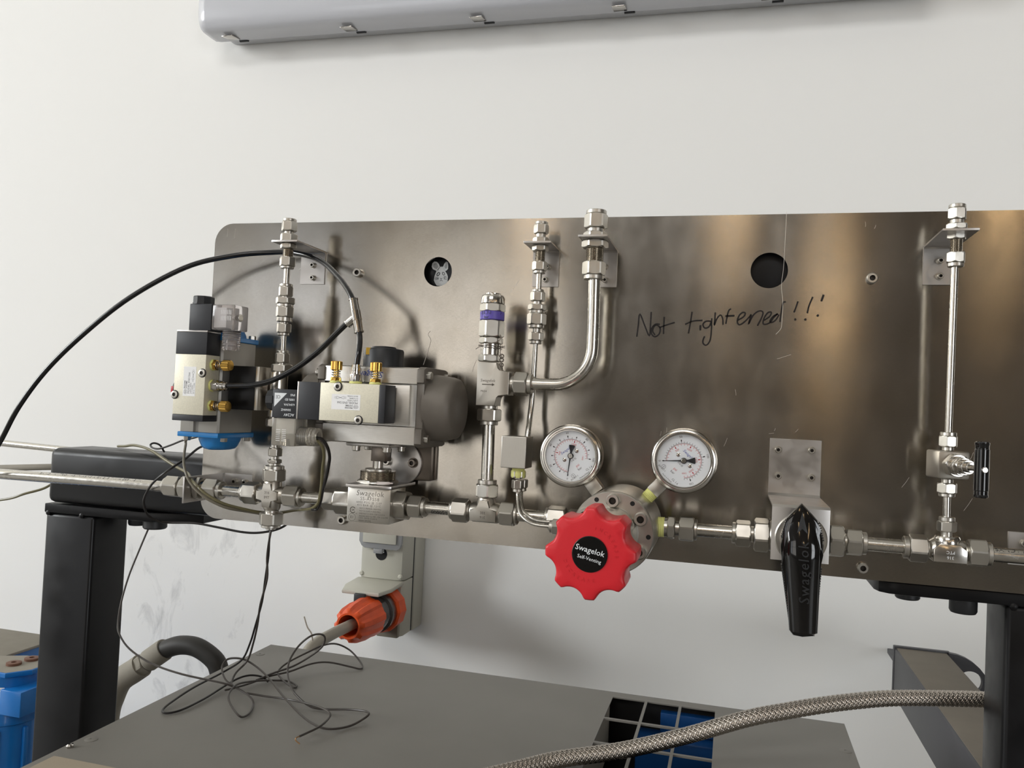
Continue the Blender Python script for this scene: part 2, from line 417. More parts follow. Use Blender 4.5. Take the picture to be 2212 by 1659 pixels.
# ================================================================== room shell
RX0, RX1, RY0, RY1, RZ0, RZ1 = -14500, 8000, -6500, 850, -1350, 5850
struct('floor', B().bx(RX0 - 150, RX1 + 150, RY0 - 150, RY1 + 150, RZ0 - 100, RZ0), 'floor_grey')
struct('ceiling', B().bx(RX0 - 150, RX1 + 150, RY0 - 150, RY1 + 150, RZ1, RZ1 + 100), 'ceiling_white')
struct('wall_back', B().bx(RX0 - 150, RX1 + 150, RY1, RY1 + 150, RZ0, RZ1), 'wall_white')
struct('wall_right', B().bx(RX1, RX1 + 150, RY0, RY1, RZ0, RZ1), 'wall_dim')
def wall_openings(name, along, a0, a1, fixed0, fixed1, holes, m):
    b = B(); xs = sorted({a0, a1} | {h[0] for h in holes} | {h[1] for h in holes}); zs = sorted({RZ0, RZ1} | {h[2] for h in holes} | {h[3] for h in holes})
    for xa, xb in zip(xs, xs[1:]):
        for za, zb in zip(zs, zs[1:]):
            cx, cz = (xa + xb) / 2, (za + zb) / 2
            if any(h[0] < cx < h[1] and h[2] < cz < h[3] for h in holes): continue
            if along == 'x': b.bx(xa, xb, fixed0, fixed1, za, zb)
            else: b.bx(fixed0, fixed1, xa, xb, za, zb)
    struct(name, b, m)
def hole(w): c, z, sx, sz = [v * 1000 for v in w[1:5]]; z -= 1350; return (c - sx / 2, c + sx / 2, z - sz / 2, z + sz / 2)
wall_openings('wall_front', 'x', RX0, RX1, RY0 - 150, RY0, [hole(w) for w in WINDOWS if w[0] == 'front'], 'wall_far')
wall_openings('wall_left', 'y', RY0, RY1, RX0 - 150, RX0, [hole(w) for w in WINDOWS if w[0] == 'left'], 'wall_pale')
for i, w in enumerate(WINDOWS):
    a, b_, za, zb = hole(w); fb = B(); n = 4
    for k in range(n + 1):
        q = a + (b_ - a) * k / n
        if w[0] == 'front': fb.bx(q - 22, q + 22, RY0 + 30, RY0 + 60, za, zb)
        else: fb.bx(RX0 + 30, RX0 + 60, q - 22, q + 22, za, zb)
    for q in (za, (za + zb) / 2, zb):
        if w[0] == 'front': fb.bx(a, b_, RY0 + 30, RY0 + 60, q - 22, q + 22)
        else: fb.bx(RX0 + 30, RX0 + 60, a, b_, q - 22, q + 22)
    struct('window_%d' % (i + 1), fb, 'window_frame')
# warm hanging lamps of the hall, seen only as reflections in the brushed sheet
for i, (lx, ly, lz) in enumerate([(-60, -4700, 1350), (1560, -4700, 1250), (620, -5200, 700), (2600, -4000, 1500), (-1500, -4900, 1500), (3300, -3000, 1300)]):
    t = thing('pendant_lamp', 'slim warm tube lamp hanging from the hall ceiling on a cord', 'lamp', (lx, ly, lz), 'warm lamps hanging in the hall')
    mk('lamp_tube', B().lathe((lx, ly, lz), Z, [(0, 20), (10, 50), (430, 50), (440, 20)], 16), 'lamp_warm', t)
    mk('cord', B().tube([(lx, ly, lz + 440), (lx, ly, RZ1)], 5, 6), 'black_soft', t)
    mk('socket', B().lathe((lx, ly, lz + 440), Z, [(0, 35), (60, 30), (70, 8)], 16), 'black_soft', t)

# ================================================================== light fixture on the wall
t = thing('light_fixture', 'white weatherproof batten light fixed high on the white wall', 'light', (-560, 800, 850))
TILT = lambda x: -0.010 * (x + 1190)
def fix_section(w, d, z0):
    return w
FX0, FX1 = -1240, 330
def fixture_body(y_back, y_front, half, zc, r, name, m, inset=0):
    b = B(); rings = []
    prof = []
    n = 16
    for k in range(n + 1):      # rounded front
        a = -PI / 2 + PI * k / n
        prof.append((y_front + (1 - abs(math.cos(a)) ** 0.55) * r, zc + half * math.copysign(abs(math.sin(a)) ** 0.7, math.sin(a))))
    prof += [(y_back, zc + half), (y_back, zc - half)]
    for x, s in ((FX0 + inset, 0.9), (FX0 + inset + 8, 0.97), (FX0 + inset + 22, 1.0), (FX1, 1.0)):
        rings.append([Vector((x, y_back + (p[0] - y_back) * (s if s < 1 else 1), zc + TILT(x) + (p[1] - zc) * s)) for p in prof])
    b.ring_stack(rings); return mk(name, b, m, t)
fixture_body(849, 806, 54, 905, 8, 'base', 'fixture_base', 26)
fixture_body(810, 742, 63, 905, 40, 'diffuser', 'fixture_lens', 0)
for cxp in (-1172, -866, -560, -254, 40):
    z = 846 + TILT(cxp) ; b = B()
    b.tube([(cxp, 765, z + 22), (cxp, 768, z + 4), (cxp, 775, z - 6), (cxp, 792, z - 10), (cxp, 812, z - 4)], 2.2, 6)
    c = mk('clip', B().box((cxp, 772, z + 10), (40, 3, 16), Matrix.Rotation(-0.35, 3, 'X'), 1.0), 'steel_polished', t)
    mk('clip_lever', B().box((cxp - 3, 786, z - 7), (28, 34, 3), Matrix.Rotation(0.18, 3, 'X'), 1.0), 'nickel', c)
    mk('hinge', B().lathe((cxp + 4, 812, z - 3), X, [(0, 4), (22, 4)], 10), 'black_soft', c)

# ================================================================== wall outlet and plug
t = thing('wall_outlet', 'grey weatherproof switched wall outlet with clear window flap and open socket lid', 'outlet', (-702, 850, -492))
mk('back_box', B().bx(-754, -648, 793, 849, -492, -180, 5, 3), 'pvc_grey', t)
mk('seal', B().bx(-752, -650, 788, 794, -491, -181, 3), 'black_soft', t)
def cover(z0, z1, name):
    b = B(); pr = [(-753, 788), (-753, 748), (-748, 738), (-735, 734), (-669, 734), (-656, 738), (-651, 748), (-651, 788)]
    b.prism(pr, (0, 0, z0), X, Y, Z, z1 - z0, 1.2); return mk(name, b, 'pvc_grey', t)
sw = cover(-374, -182, 'switch_cover'); so = cover(-491, -376, 'socket_cover')
fl = mk('window_flap', B().prism([(-750, -190), (-750, -296), (-744, -306), (-737, -310), (-664, -310), (-657, -306), (-653, -296), (-653, -190)], (0, 731, 0), X, Z, -Y, 8, 2), 'clear_frame', sw)
mk('window_recess', B().bx(-740, -664, 719, 722.5, -298, -200, 2), 'pvc_grey', sw)
mk('flap_catch', B().bx(-714, -694, 718, 731, -319, -309, 2), 'clear_frame', sw)
mk('finger_notch', B().lathe((-702, 734.5, -322), -Y, [(0, 13), (1.2, 13), (1.2, 11)], 24), 'hole_shade', sw)  # flat black disc, the notch's shade put into colour
for x, z, p in ((-746, -366, sw), (-658, -366, sw), (-658, -385, so), (-746, -385, so)):
    mk('screw_cap', B().lathe((x, 738, z), -Y, [(0, 5), (3, 5), (5, 3)], 14), 'pvc_grey', p)
lid = B().prism([(-52, 0), (-52, 60), (-40, 98), (40, 98), (52, 60), (52, 0)], (-702, 738, -383), X, Vector((0, -1, -0.06)).normalized(), Z, 9, 3)
lidp = mk('socket_lid', lid, 'pvc_grey', so)
mk('lid_latch', B().bx(-712, -688, 632, 640, -412, -384, 2), 'black_soft', lidp)
mk('ramp', B().bx(-700, -652, 722, 736, -490, -430, 3), 'pvc_grey_dark', so)
t = thing('power_plug', 'orange and black screw-ring power plug pushed into the grey wall outlet', 'plug', (-686, 560, -470))
ax = Vector((-0.02, -1, 0.01)).normalized(); P0 = Vector((-684, 736, -431))
b = B(); b.lathe(P0, ax, [(0, 44), (4, 46), (34, 46), (38, 42)], 12); mk('locking_ring', b, 'orange_plastic', t, 20)
mk('collar', B().lathe(P0 + ax * 36, ax, [(0, 38), (8, 40), (22, 40), (24, 36), (46, 35), (50, 33)], 32), 'smoke_dark', t)
b = B(); n = 48; rings = []
for tt, r, amp in ((84, 34, 0.0), (88, 38, 2.0), (115, 37, 3.5), (150, 33, 4.0), (166, 29, 3.5), (170, 26, 2.0), (172, 24.5, 0), (172, 21, 0), (120, 19, 0)):
    a_, e1, e2 = frame(ax)
    rings.append([P0 + ax * tt + (e1 * math.cos(2 * PI * k / n) + e2 * math.sin(2 * PI * k / n)) * (r + amp * (1 if (k % 6) < 3 else -0.3)) for k in range(n)])
b.ring_stack(rings); mk('grip_body', b, 'orange_plastic', t, 25)
mk('socket_neck', B().lathe(P0 + ax * 70, ax, [(0, 33), (18, 33)], 32), 'smoke_dark', t)
mk('power_cable', B().tube(smooth_path([P0 + ax * 118, P0 + ax * 175, (-688, 500, -428), (-691, 440, -432), (-690, 410, -446), (-684, 398, -475), (-680, 392, -530), (-680, 390, -700), (-680, 390, -1340)]), 10.5, 18), 'cable_grey', t)
solo('cable_tie', B().tube(smooth_path([(-688, 430, -421), (-690, 428, -408), (-697, 426, -398), (-702, 425, -385), (-704, 425, -380)]), 1.4, 6), 'string', 'short pale zip tie tail standing up from the grey power cable', 'cable tie')

# ================================================================== stand frame: posts, beams, plates
t = thing('stand_frame', 'black welded steel stand with two posts carrying the steel sheet panel', 'stand', (-250, 40, RZ0))
mk('lower_beam', B().bx(-849, 700, 3.6, 76, -150.5, -80, 9, 4), 'black_paint', t)
mk('upper_beam', B().bx(-440, 420, 9, 50, 112, 188, 3), 'black_paint', t)
for x in (-430, 330): mk('upright', B().bx(x, x + 50, 12, 60, -80, 115, 3), 'black_paint', t)
for x0, x1, px0, px1 in ((-853, -777, -852, -632), (252, 328, 140, 340)):
    pst = mk('post', B().bx(x0, x1, 8, 71, RZ0, -163.5, 5, 3), 'black_paint', t)
    if x0 < 0: poly = [(px0, 6), (px1 - 60, 6), (px1, 30), (px1, 74), (px0, 74)]
    else: poly = [(px0, 74), (px0, 24), (px0 + 3, 14), (px0 + 11, 8), (px0 + 22, 6), (px1, 6), (px1, 74)]
    mk('top_plate', B().prism(poly, (0, 0, -163.5), X, Y, Z, 11.5, 1.0), 'black_paint', t)
    for k in range(2):
        mk('weld_bead', B().lathe((x0 + (6 if k == 0 else 58), 6, -164), Y, [(-1, 1.5), (0, 3.4), (8, 4), (16, 2)], 8), 'black_paint', pst)
for x, y, r, h in ((-699.5, 26, 14.5, 11), (-752, 58, 12, 15), (174, 40, 11.5, 9), (220, 24, 12.2, 14)):
    mk('bolt', B().lathe((x, y, -163.5), -Z, [(0, r), (h * 0.85, r), (h, r * 0.9), (h, r * 0.5), (h * 0.5, r * 0.48), (h * 0.5, 0)], 28), 'black_soft', t)

# ================================================================== sheet panel
def plate_into(b, outer, holes, th, o, ex, ey):
    cu = bpy.data.curves.new('p', 'CURVE'); cu.dimensions = '2D'; cu.fill_mode = 'BOTH'; cu.extrude = th / 2
    for poly in [outer] + holes:
        s = cu.splines.new('POLY'); s.points.add(len(poly) - 1); s.use_cyclic_u = True
        for k, p in enumerate(poly): s.points[k].co = (p[0], p[1], 0, 1)
    to = bpy.data.objects.new('p', cu); COL.objects.link(to)
    me = bpy.data.meshes.new_from_object(to.evaluated_get(bpy.context.evaluated_depsgraph_get()))
    o = Vector(o); ex = Vector(ex); ey = Vector(ey); ez = ex.cross(ey); vm = [b.bm.verts.new(o + ex * v.co.x + ey * v.co.y + ez * v.co.z) for v in me.vertices]
    for p in me.polygons:
        try: b.bm.faces.new([vm[i] for i in p.vertices])
        except ValueError: pass
    bpy.data.objects.remove(to); bpy.data.curves.remove(cu); bpy.data.meshes.remove(me)
    bmesh.ops.remove_doubles(b.bm, verts=b.bm.verts, dist=0.001)
    return b
def rrect(x0, x1, z0, z1, r, n=8):
    out = []
    for cx_, cz, a0 in ((x1 - r, z1 - r, 0), (x0 + r, z1 - r, 90), (x0 + r, z0 + r, 180), (x1 - r, z0 + r, 270)):
        for k in range(n + 1):
            a = math.radians(a0 + 90 * k / n); out.append((cx_ + r * math.cos(a), cz + r * math.sin(a)))
    return out
def circ(x, z, r, n=48): return [(x + r * math.cos(2 * PI * k / n), z + r * math.sin(2 * PI * k / n)) for k in range(n)]
t = thing('sheet_panel', 'long brushed stainless steel sheet panel with two round holes and marker writing', 'panel', (-100, 1.5, -150.5))
PB = B(); plate_into(PB, rrect(-616.5, 640, -150.5, 206, 24), [circ(-325.5, 147.5, 16.6), circ(29.5, 149, 18)], 3.0, (0, 1.5, 0), X, Z)
panel = mk('sheet', PB, 'panel_brushed', t, 20)
for x, z in ((-422.7, 145.8), (125.2, 140.9), (125.7, -139.4), (-426.4, -138.4), (480, 141), (480, -139)):
    cap_screw(t, (x, 0, z), -Y, 5.2, 5.5, washer=False)
HAND = [[(-100.3, 79.2), (-99.2, 91.8), (-98.1, 103.2), (-92.5, 91.0), (-87.3, 80.4), (-86.6, 93.0), (-86.4, 105.5)], [(-76.9, 92.7), (-81.6, 92.6), (-85.2, 88.2), (-85.0, 82.4), (-81.6, 79.6), (-77.4, 82.6), (-76.5, 88.4), (-79.7, 91.7), (-82.9, 90.2), (-84.0, 85.3), (-81.6, 81.5)], [(-72.9, 100.4), (-72.9, 91.3), (-72.9, 82.7)], [(-77.2, 89.3), (-70.2, 92.1), (-61.9, 94.9)], [(-44.8, 106.1), (-46.0, 94.7), (-47.5, 83.7)], [(-51.3, 93.1), (-43.3, 96.6), (-33.9, 97.5)], [(-35.8, 92.5), (-35.8, 87.2)], [(-25.4, 96.7), (-30.4, 96.6), (-33.3, 93.5), (-31.5, 89.7), (-27.4, 91.0), (-25.1, 96.2)], [(-24.8, 99.8), (-24.8, 84.6), (-26.0, 76.1), (-29.5, 72.0), (-32.5, 74.1), (-32.5, 77.8), (-31.2, 81.2)], [(-21.6, 105.9), (-21.7, 99.3), (-22.0, 92.7), (-20.0, 98.9), (-16.5, 103.2), (-14.1, 99.9), (-13.4, 93.3)], [(-6.3, 109.9), (-8.5, 107.5), (-9.8, 100.9), (-10.7, 94.3)], [(-11.5, 102.3), (-2.4, 102.7)], [(0.5, 98.1), (5.7, 101.2), (8.1, 105.0), (5.6, 106.3), (2.1, 103.0), (0.5, 97.3), (2.4, 93.6), (6.8, 96.0), (12.0, 101.7), (13.7, 103.9), (11.4, 94.2), (15.5, 103.2), (20.7, 107.7), (24.7, 107.1), (24.4, 102.4), (20.2, 93.0)], [(26.4, 98.5), (31.5, 102.5), (33.1, 106.7), (29.6, 106.2), (26.3, 100.6), (25.6, 95.4), (28.3, 94.5), (32.6, 96.9), (35.5, 101.6), (39.3, 105.4)], [(39.3, 105.4), (35.0, 102.6), (32.1, 97.9), (33.9, 96.5), (37.8, 99.4), (40.4, 104.5)], [(46.4, 117.5), (43.8, 116.1), (42.4, 106.4), (41.6, 97.1)], [(57.9, 118.1), (56.4, 112.6), (54.6, 107.0)], [(55.2, 99.4), (56.8, 100.4)], [(71.8, 122.6), (68.6, 114.1), (67.2, 106.3)], [(64.7, 99.5), (66.5, 100.5)], [(81.8, 124.8), (79.8, 118.3)], [(76.2, 103.2), (77.7, 105.0)]]
b = B()
for st in HAND:
    pts = smooth_path([(p[0], -0.12, p[1]) for p in st], 4) if len(st) > 2 else [Vector((p[0], -0.12, p[1])) for p in st]
    b.ribbon(pts, 1.5 if len(st) > 2 else 2.0, -Y, 0.05)
mk('marker_writing', b, 'ink_marker', t)
# fine scratches in the sheet
b = B(); rs = random.Random(3)
for x, z, l, a in ((-235, 131, 9, 60), (-240, 124, 5, 62), (-72, -23, 5, 80), (-66, -26, 12, 88), (-72, -88, 10, 80), (-8, -30, 9, 70), (118, 192, 5, 95), (126, 190, 4, 70), (215, -32, 10, 68), (212, -78, 14, 60), (158, -60, 12, 58), (2, 22, 6, 100), (40, 60, 14, 20), (-600, 190, 10, 88), (-590, 188, 12, 86), (-300, 60, 8, 30), (35, -15, 5, 10), (60, -12, 4, 50), (40, -12, 3, 70), (200, 120, 3, 60), (-500, 150, 10, 40)):
    d = Vector((math.cos(math.radians(a)), 0, math.sin(math.radians(a)))); p = Vector((x, -0.1, z)); b.ribbon([p, p + d * l * 0.5 + Vector((0.3, 0, 0)), p + d * l], 0.16, -Y, 0.03)
mk('scratch_marks', b, 'string', t)['kind'] = 'stuff'

# loose fibres hanging on the sheet
solo('fibre', B().tube(smooth_path([(44.0, -1, 208.0), (44.0, -0.6, 205.9), (43.8, -0.6, 188.1), (43.5, -0.6, 169.4), (43.4, -0.6, 161.0), (43.0, -0.6, 150), (41.7, -0.6, 134.0), (43.0, -0.6, 122.8), (43.7, -0.6, 113.6), (43.6, -0.6, 104.3), (43.2, -0.6, 92.2), (40.7, -0.6, 87.5), (38.1, -0.6, 84.7)], 4), 0.17, 6), 'string', 'long pale fibre hanging over the sheet panel beside the empty round hole', 'fibre')
solo('fibre', B().tube(smooth_path([(-331.0, -0.6, 80.5), (-333.6, -0.8, 76.8), (-329.9, -0.6, 70.1), (-331.7, -0.6, 62.3), (-334.0, -0.6, 52.9), (-337.3, -0.6, 42.4)], 4), 0.17, 6), 'string', 'short curly fibre stuck to the sheet panel above the silver actuator', 'fibre')

# paper cut-out behind the hole
t = thing('paper_cutout', 'grey paper animal head cut-out with ears peeping through the round hole', 'paper cutout', (-322, 8.4, 132))
HC = (-323.5, 0, 146.5)
def hp(x, y): return (-328.1 + (x - 1000) * 0.0346, 8.5, 149 - (y - 855) * 0.0346)
head = [(930, 830), (1040, 690), (1150, 690), (1210, 800), (1245, 850), (1300, 930), (1335, 1010), (1335, 1190), (1270, 1290), (1120, 1330), (960, 1310), (900, 1230), (855, 1140), (870, 1000), (905, 900)]
earl = [(930, 830), (800, 770), (755, 690), (770, 580), (840, 515), (930, 530), (1000, 600), (1045, 700), (990, 790)]
earr = [(1150, 690), (1190, 590), (1250, 520), (1310, 545), (1330, 650), (1330, 760), (1290, 810), (1240, 830), (1190, 790)]
def cut(poly, name, m, y=8.9, th=0.4):
    b = B(); b.prism([(hp(*p)[0], hp(*p)[2]) for p in poly][::-1], (0, y, 0), X, Z, -Y, th); return mk(name, b, m, t)
cut(head, 'head', 'paper_grey'); cut(earl, 'ear', 'paper_grey'); cut(earr, 'ear', 'paper_grey')
def shrink(poly, k):
    cx_ = sum(p[0] for p in poly) / len(poly); cy_ = sum(p[1] for p in poly) / len(poly); return [(cx_ + (p[0] - cx_) * k, cy_ + (p[1] - cy_) * k) for p in poly]
cut(shrink(earl, 0.62), 'inner_ear', 'paper_shade', 8.45, 0.1); cut(shrink(earr, 0.5), 'inner_ear', 'paper_shade', 8.45, 0.1)
b = B()
def ell(cx_, cy_, rx, ry, rot, n=14): return [(cx_ + rx * math.cos(a) * math.cos(rot) - ry * math.sin(a) * math.sin(rot), cy_ + rx * math.cos(a) * math.sin(rot) + ry * math.sin(a) * math.cos(rot)) for a in [2 * PI * k / n for k in range(n + 1)]]
for pl, w in ((ell(1000, 935, 62, 36, -0.9), 1.0), (ell(1180, 920, 55, 34, 0.9), 0.7)) + tuple(([(x0, y0), (x1, y1)], 0.5) for x0, y0, x1, y1 in
    ((890, 1030, 1000, 1050), (880, 1075, 1000, 1075), (890, 1120, 1010, 1095), (1200, 1020, 1290, 1005), (1205, 1060, 1300, 1050), (1205, 1095, 1300, 1105), (1070, 1060, 1105, 1100), (1105, 1100, 1145, 1060), (1070, 1170, 1100, 1120), (1110, 1125, 1160, 1165), (1010, 1050, 1005, 1110), (1200, 1030, 1215, 1100))):
    b.ribbon([Vector(hp(*p)) + Vector((0, -0.05, 0)) for p in pl], w, -Y, 0.05)
mk('drawn_face', b, 'ink', t)

# ================================================================== angle brackets on the panel
def angle_bracket(label, x0, x1, z, depth, z0, screws, group='angle brackets on the sheet panel', sc=2.9):
    t = thing('angle_bracket', label, 'bracket', ((x0 + x1) / 2, 0, z0), group)
    b = B(); th = 1.8
    pr = [(0, z0), (-th, z0), (-th, z - th - 1.5), (-th - 1.5, z - th), (-depth, z - th), (-depth, z), (-1.5, z), (0, z - 1.5)]
    b.prism(pr, (x0, 0, 0), Y, Z, X, x1 - x0, 0.25); mk('folded_plate', b, 'steel_sheet', t)
    for x, zz in screws: cap_screw(t, (x, -1.8, zz), -Y, sc, 4.2)
    return t
angle_bracket('thin steel angle bracket carrying the bulkhead union above the left air valve', -497, -465.5, 171, 66, 132.5, [(-480.5, 154.5), (-480.0, 139.7)])
angle_bracket('small steel angle bracket carrying the slim bulkhead union beside the relief valve', -215.5, -186.5, 171.5, 46, 131, [(-199.1, 152.5), (-200.8, 138.4)])
angle_bracket('steel angle bracket carrying the thick bulkhead union over the bent tube', -152.5, -124, 170.8, 76, 131, [(-137, 152.5), (-136, 138.2)])
angle_bracket('steel angle bracket carrying the bulkhead union above the needle valve', 170.3, 199.2, 172.8, 75, 135, [(184.9, 157.8), (185.0, 142.9)])
t = thing('angle_bracket', 'upright steel angle bracket holding the marked main tube at the sheet edge', 'bracket', (-565, 0, -124), 'angle brackets on the sheet panel')
mk('folded_plate', B().prism([(-586.5, 0), (-546, 0), (-546, -1.8), (-583.2, -1.8), (-584.7, -3.3), (-584.7, -74), (-586.5, -74)], (0, 0, -124), X, Y, Z, 29, 0.25), 'steel_sheet', t)
for x in (-568.4, -554.4): cap_screw(t, (x, -1.8, -104), -Y, 3.2, 4.5)
t = thing('angle_bracket', 'steel angle bracket behind the main tube at the far end of the run', 'bracket', (270, 0, -124), 'angle brackets on the sheet panel')
mk('folded_plate', B().prism([(249.6, 0), (300, 0), (300, -74), (298.2, -74), (298.2, -1.8), (249.6, -1.8)], (0, 0, -124), X, Y, Z, 30, 0.25), 'steel_sheet', t)
cap_screw(t, (262, -1.8, -104), -Y, 3.2, 4.5)

# ================================================================== main tube run (axis Y = -50, Z = -109.5)
MY, MZ = -50, -109.5
def print_on_tube(parent, body, p, size, r, axis=X, upv=None, m='ink'):
    a = Vector(axis).normalized(); upv = (Vector((0, -0.62, 0.78))).normalized()
    ey = (upv.cross(a)); ey = ey if ey.z > 0 else -ey
    b = B(); text_into(b, body, size, Vector(p) + upv * r, a, ey, 'LEFT', 'CENTER', wrap=r, lift=0.06); return mk('tube_print', b, m, parent)
tb = straight_tube('steel_tube', 'long printed stainless tube running out past the black beam end', (-960, MY, MZ - 2.6), (-618, MY, MZ - 1), 12.7)
b = B(); upv = Vector((0, -0.55, 0.83)).normalized(); a = Vector((342, 0, 1.6)).normalized(); ey = a.cross(-upv); ey = ey if ey.z > 0 else -ey
text_into(b, 'SANDVIK  TROV ASTM/ASME A/SA 213 TW A 269 1/2 IN', 5.4, Vector((-803, MY, MZ - 1.9)) + upv * 6.35, a, ey, 'LEFT', 'CENTER', wrap=6.35, lift=0.07, space=1.1)
mk('tube_print', b, 'ink', tb)
fitting('bulkhead_union', 'horizontal bulkhead union through the upright bracket on the main tube', 'fitting', (-628, MY, MZ), X,
        [('collar', 0, 3, 19.5), ('nut', 3, 21, 22.2), ('neck', 21, 24, 17), ('hex_body', 24, 41.5, 23.8), ('jam_nut', 43.5, 50, 23.8), ('thread', 50, 56, 18), ('nut', 55, 72, 22.2), ('collar', 72, 76.5, 20)])
straight_tube('steel_tube', 'short plain tube between the bulkhead union and the cross fitting', (-556, MY, MZ), (-522, MY, MZ), 12.7)
straight_tube('steel_tube', 'plain tube between the cross fitting and the block ball valve', (-455, MY, MZ), (-422, MY, MZ), 12.7)
tb = straight_tube('steel_tube', 'printed short tube between the block ball valve and the forged tee', (-308, MY, MZ), (-272, MY, MZ), 12.7)
b = B(); upv = Vector((0, -0.8, -0.6)).normalized(); text_into(b, '000050', 6.0, Vector((-290, MY, MZ)) + upv * 6.35, X, Vector((0, -0.6, 0.8)), wrap=6.35, lift=0.07, bold=0.05); mk('tube_print', b, 'ink', tb)
straight_tube('steel_tube', 'plain main tube passing behind the two slim bent tubes', (-212, MY, MZ), (-172, MY, MZ), 12.7)
straight_tube('steel_tube', 'plain tube between the regulator and the ball valve with black handle', (-34, MY, MZ), (7, MY, MZ), 12.7)
straight_tube('steel_tube', 'plain tube between the black-handled ball valve and the end tee', (116, MY, MZ), (156, MY, MZ), 12.7)
tb = straight_tube('steel_tube', 'printed tube leaving the end tee towards the last bracket', (216, MY, MZ), (420, MY, MZ), 12.7)
print_on_tube(tb, 'SANDVIK TROV', (224, MY, MZ), 6.0, 6.35)

# cross fitting
CX = -488.5
t = thing('cross_fitting', 'forged steel cross fitting with four nuts and a plugged lower leg', 'fitting', (CX, MY, -147.5))
mk('cross_body', B().lathe((CX - 17, MY, MZ), X, [(0, 8), (3, 9.5), (31, 9.5), (34, 8)], 28).lathe((CX, MY, MZ - 17), Z, [(0, 8), (3, 9.5), (31, 9.5), (34, 8)], 28), 'steel_forged', t)
mk('cross_face', B().prism([(-5, -13), (5, -13), (5, -5), (13, -5), (13, 5), (5, 5), (5, 13), (-5, 13), (-5, 5), (-13, 5), (-13, -5), (-5, -5)], (CX - 1, MY - 7.5, MZ), X, Z, -Y, 3.4, 0.8), 'steel_forged', t)
b = B(); text_into(b, '316', 4.2, (CX - 0.5, MY - 10.9, MZ + 3), X, Z); text_into(b, 'IMT', 4.2, (CX - 0.5, MY - 10.9, MZ - 2.2), X, Z); mk('stamp', b, 'ink_etch', t)
pieces(t, (CX, MY, MZ), -X, [('neck', 15, 19, 16), ('nut', 17, 34, 22.2), ('collar', 34, 37.5, 20)])
pieces(t, (CX, MY, MZ), X, [('neck', 15, 19, 16), ('nut', 17, 34, 22.2), ('collar', 34, 37.5, 20)])
pieces(t, (CX, MY, MZ), Z, [('neck', 13, 19, 17)])
pieces(t, (CX, MY, MZ), -Z, [('neck', 15, 20, 15), ('nut', 19.5, 33, 24), ('collar', 33, 36, 21), ('plug', 36, 38.5, 11)])
# upper leg of the cross
fitting('reducer', 'stepped reducer standing on the cross fitting below the left air valve', 'fitting', (-487.3, -51, -56), -Z,
        [('collar', 0, 2, 13), ('nut', 2, 10.8, 14.3), ('neck', 10.8, 14.5, 9), ('hex_body', 14.3, 18.3, 14.3), ('neck', 18.3, 21.2, 12.5), ('collar', 21.2, 25.5, 21.5), ('nut', 25, 38, 23.2)])

# tee under the relief valve
TX = -241
t = thing('tee_fitting', 'forged tee fitting on the main tube under the tall relief valve tube', 'fitting', (TX, MY, MZ - 12), None)
mk('tee_body', B().lathe((TX - 17, MY, MZ), X, [(0, 8), (4, 10.5), (30, 10.5), (34, 8)], 28).lathe((TX, MY, MZ), Z, [(0, 10.5), (12, 9.5), (16, 8)], 28), 'steel_forged', t)
mk('tee_face', B().prism([(-14, -8), (14, -8), (14, 3), (6, 5), (5, 13), (-5, 13), (-6, 5), (-14, 3)], (TX, MY - 8.5, MZ), X, Z, -Y, 3.2, 0.8), 'steel_forged', t)
b = B()
for k, s in enumerate(('316', '33E')): text_into(b, s, 3.8, (TX, MY - 11.7, MZ - 3.6 + 4.4 * k), -X, -Z)
mk('stamp', b, 'ink_etch', t)
pieces(t, (TX, MY, MZ), -X, [('neck', 15, 20, 16), ('nut', 18.5, 35.5, 22.2), ('collar', 35.5, 38, 20)])
pieces(t, (TX, MY, MZ), X, [('neck', 13, 18, 16), ('nut', 16, 31, 22.2), ('collar', 31, 34, 20)])
pieces(t, (TX, MY, MZ), Z, [('neck', 13, 17, 16), ('nut', 16, 29, 22.2), ('collar', 29, 33.5, 19.5)])
straight_tube('steel_tube', 'upright thick tube from the tee up to the relief valve', (TX - 0.3, MY, -79), (TX - 1.2, MY, -18), 12.7)

# end tee
EX = 187
t = thing('tee_fitting', 'smooth forged tee at the end of the run below the needle valve', 'fitting', (EX, MY, MZ - 12))
mk('tee_body', B().lathe((EX - 15, MY, MZ), X, [(0, 8), (4, 11), (26, 11), (31, 8)], 28).lathe((EX, MY, MZ), Z, [(0, 11), (8, 11), (11.5, 10.5), (13, 9.5)], 28), 'steel_polished', t)
mk('tee_face', B().prism([(-13, -9), (14, -9), (14, 2), (8, 7), (-8, 7), (-13, 2)], (EX, MY - 9, MZ), X, Z, -Y, 2.6, 0.9), 'steel_polished', t)
b = B()
for k, s in enumerate(('316', 'PTC')): text_into(b, s, 3.8, (EX + 0.5, MY - 11.6, MZ - 4.6 + 4.6 * k), -X, -Z)
mk('stamp', b, 'ink_white', t)
pieces(t, (EX, MY, MZ), -X, [('neck', 13, 17, 16), ('nut', 16.5, 31, 22.2), ('collar', 31, 35.5, 20)])
pieces(t, (EX, MY, MZ), X, [('neck', 13, 17, 16), ('nut', 16.5, 31, 22.2), ('collar', 31, 35, 20)])
pieces(t, (EX - 0.6, MY, MZ), Z, [('neck', 12, 17, 9), ('nut', 16.8, 26, 14.3), ('collar', 26, 29.8, 13)])

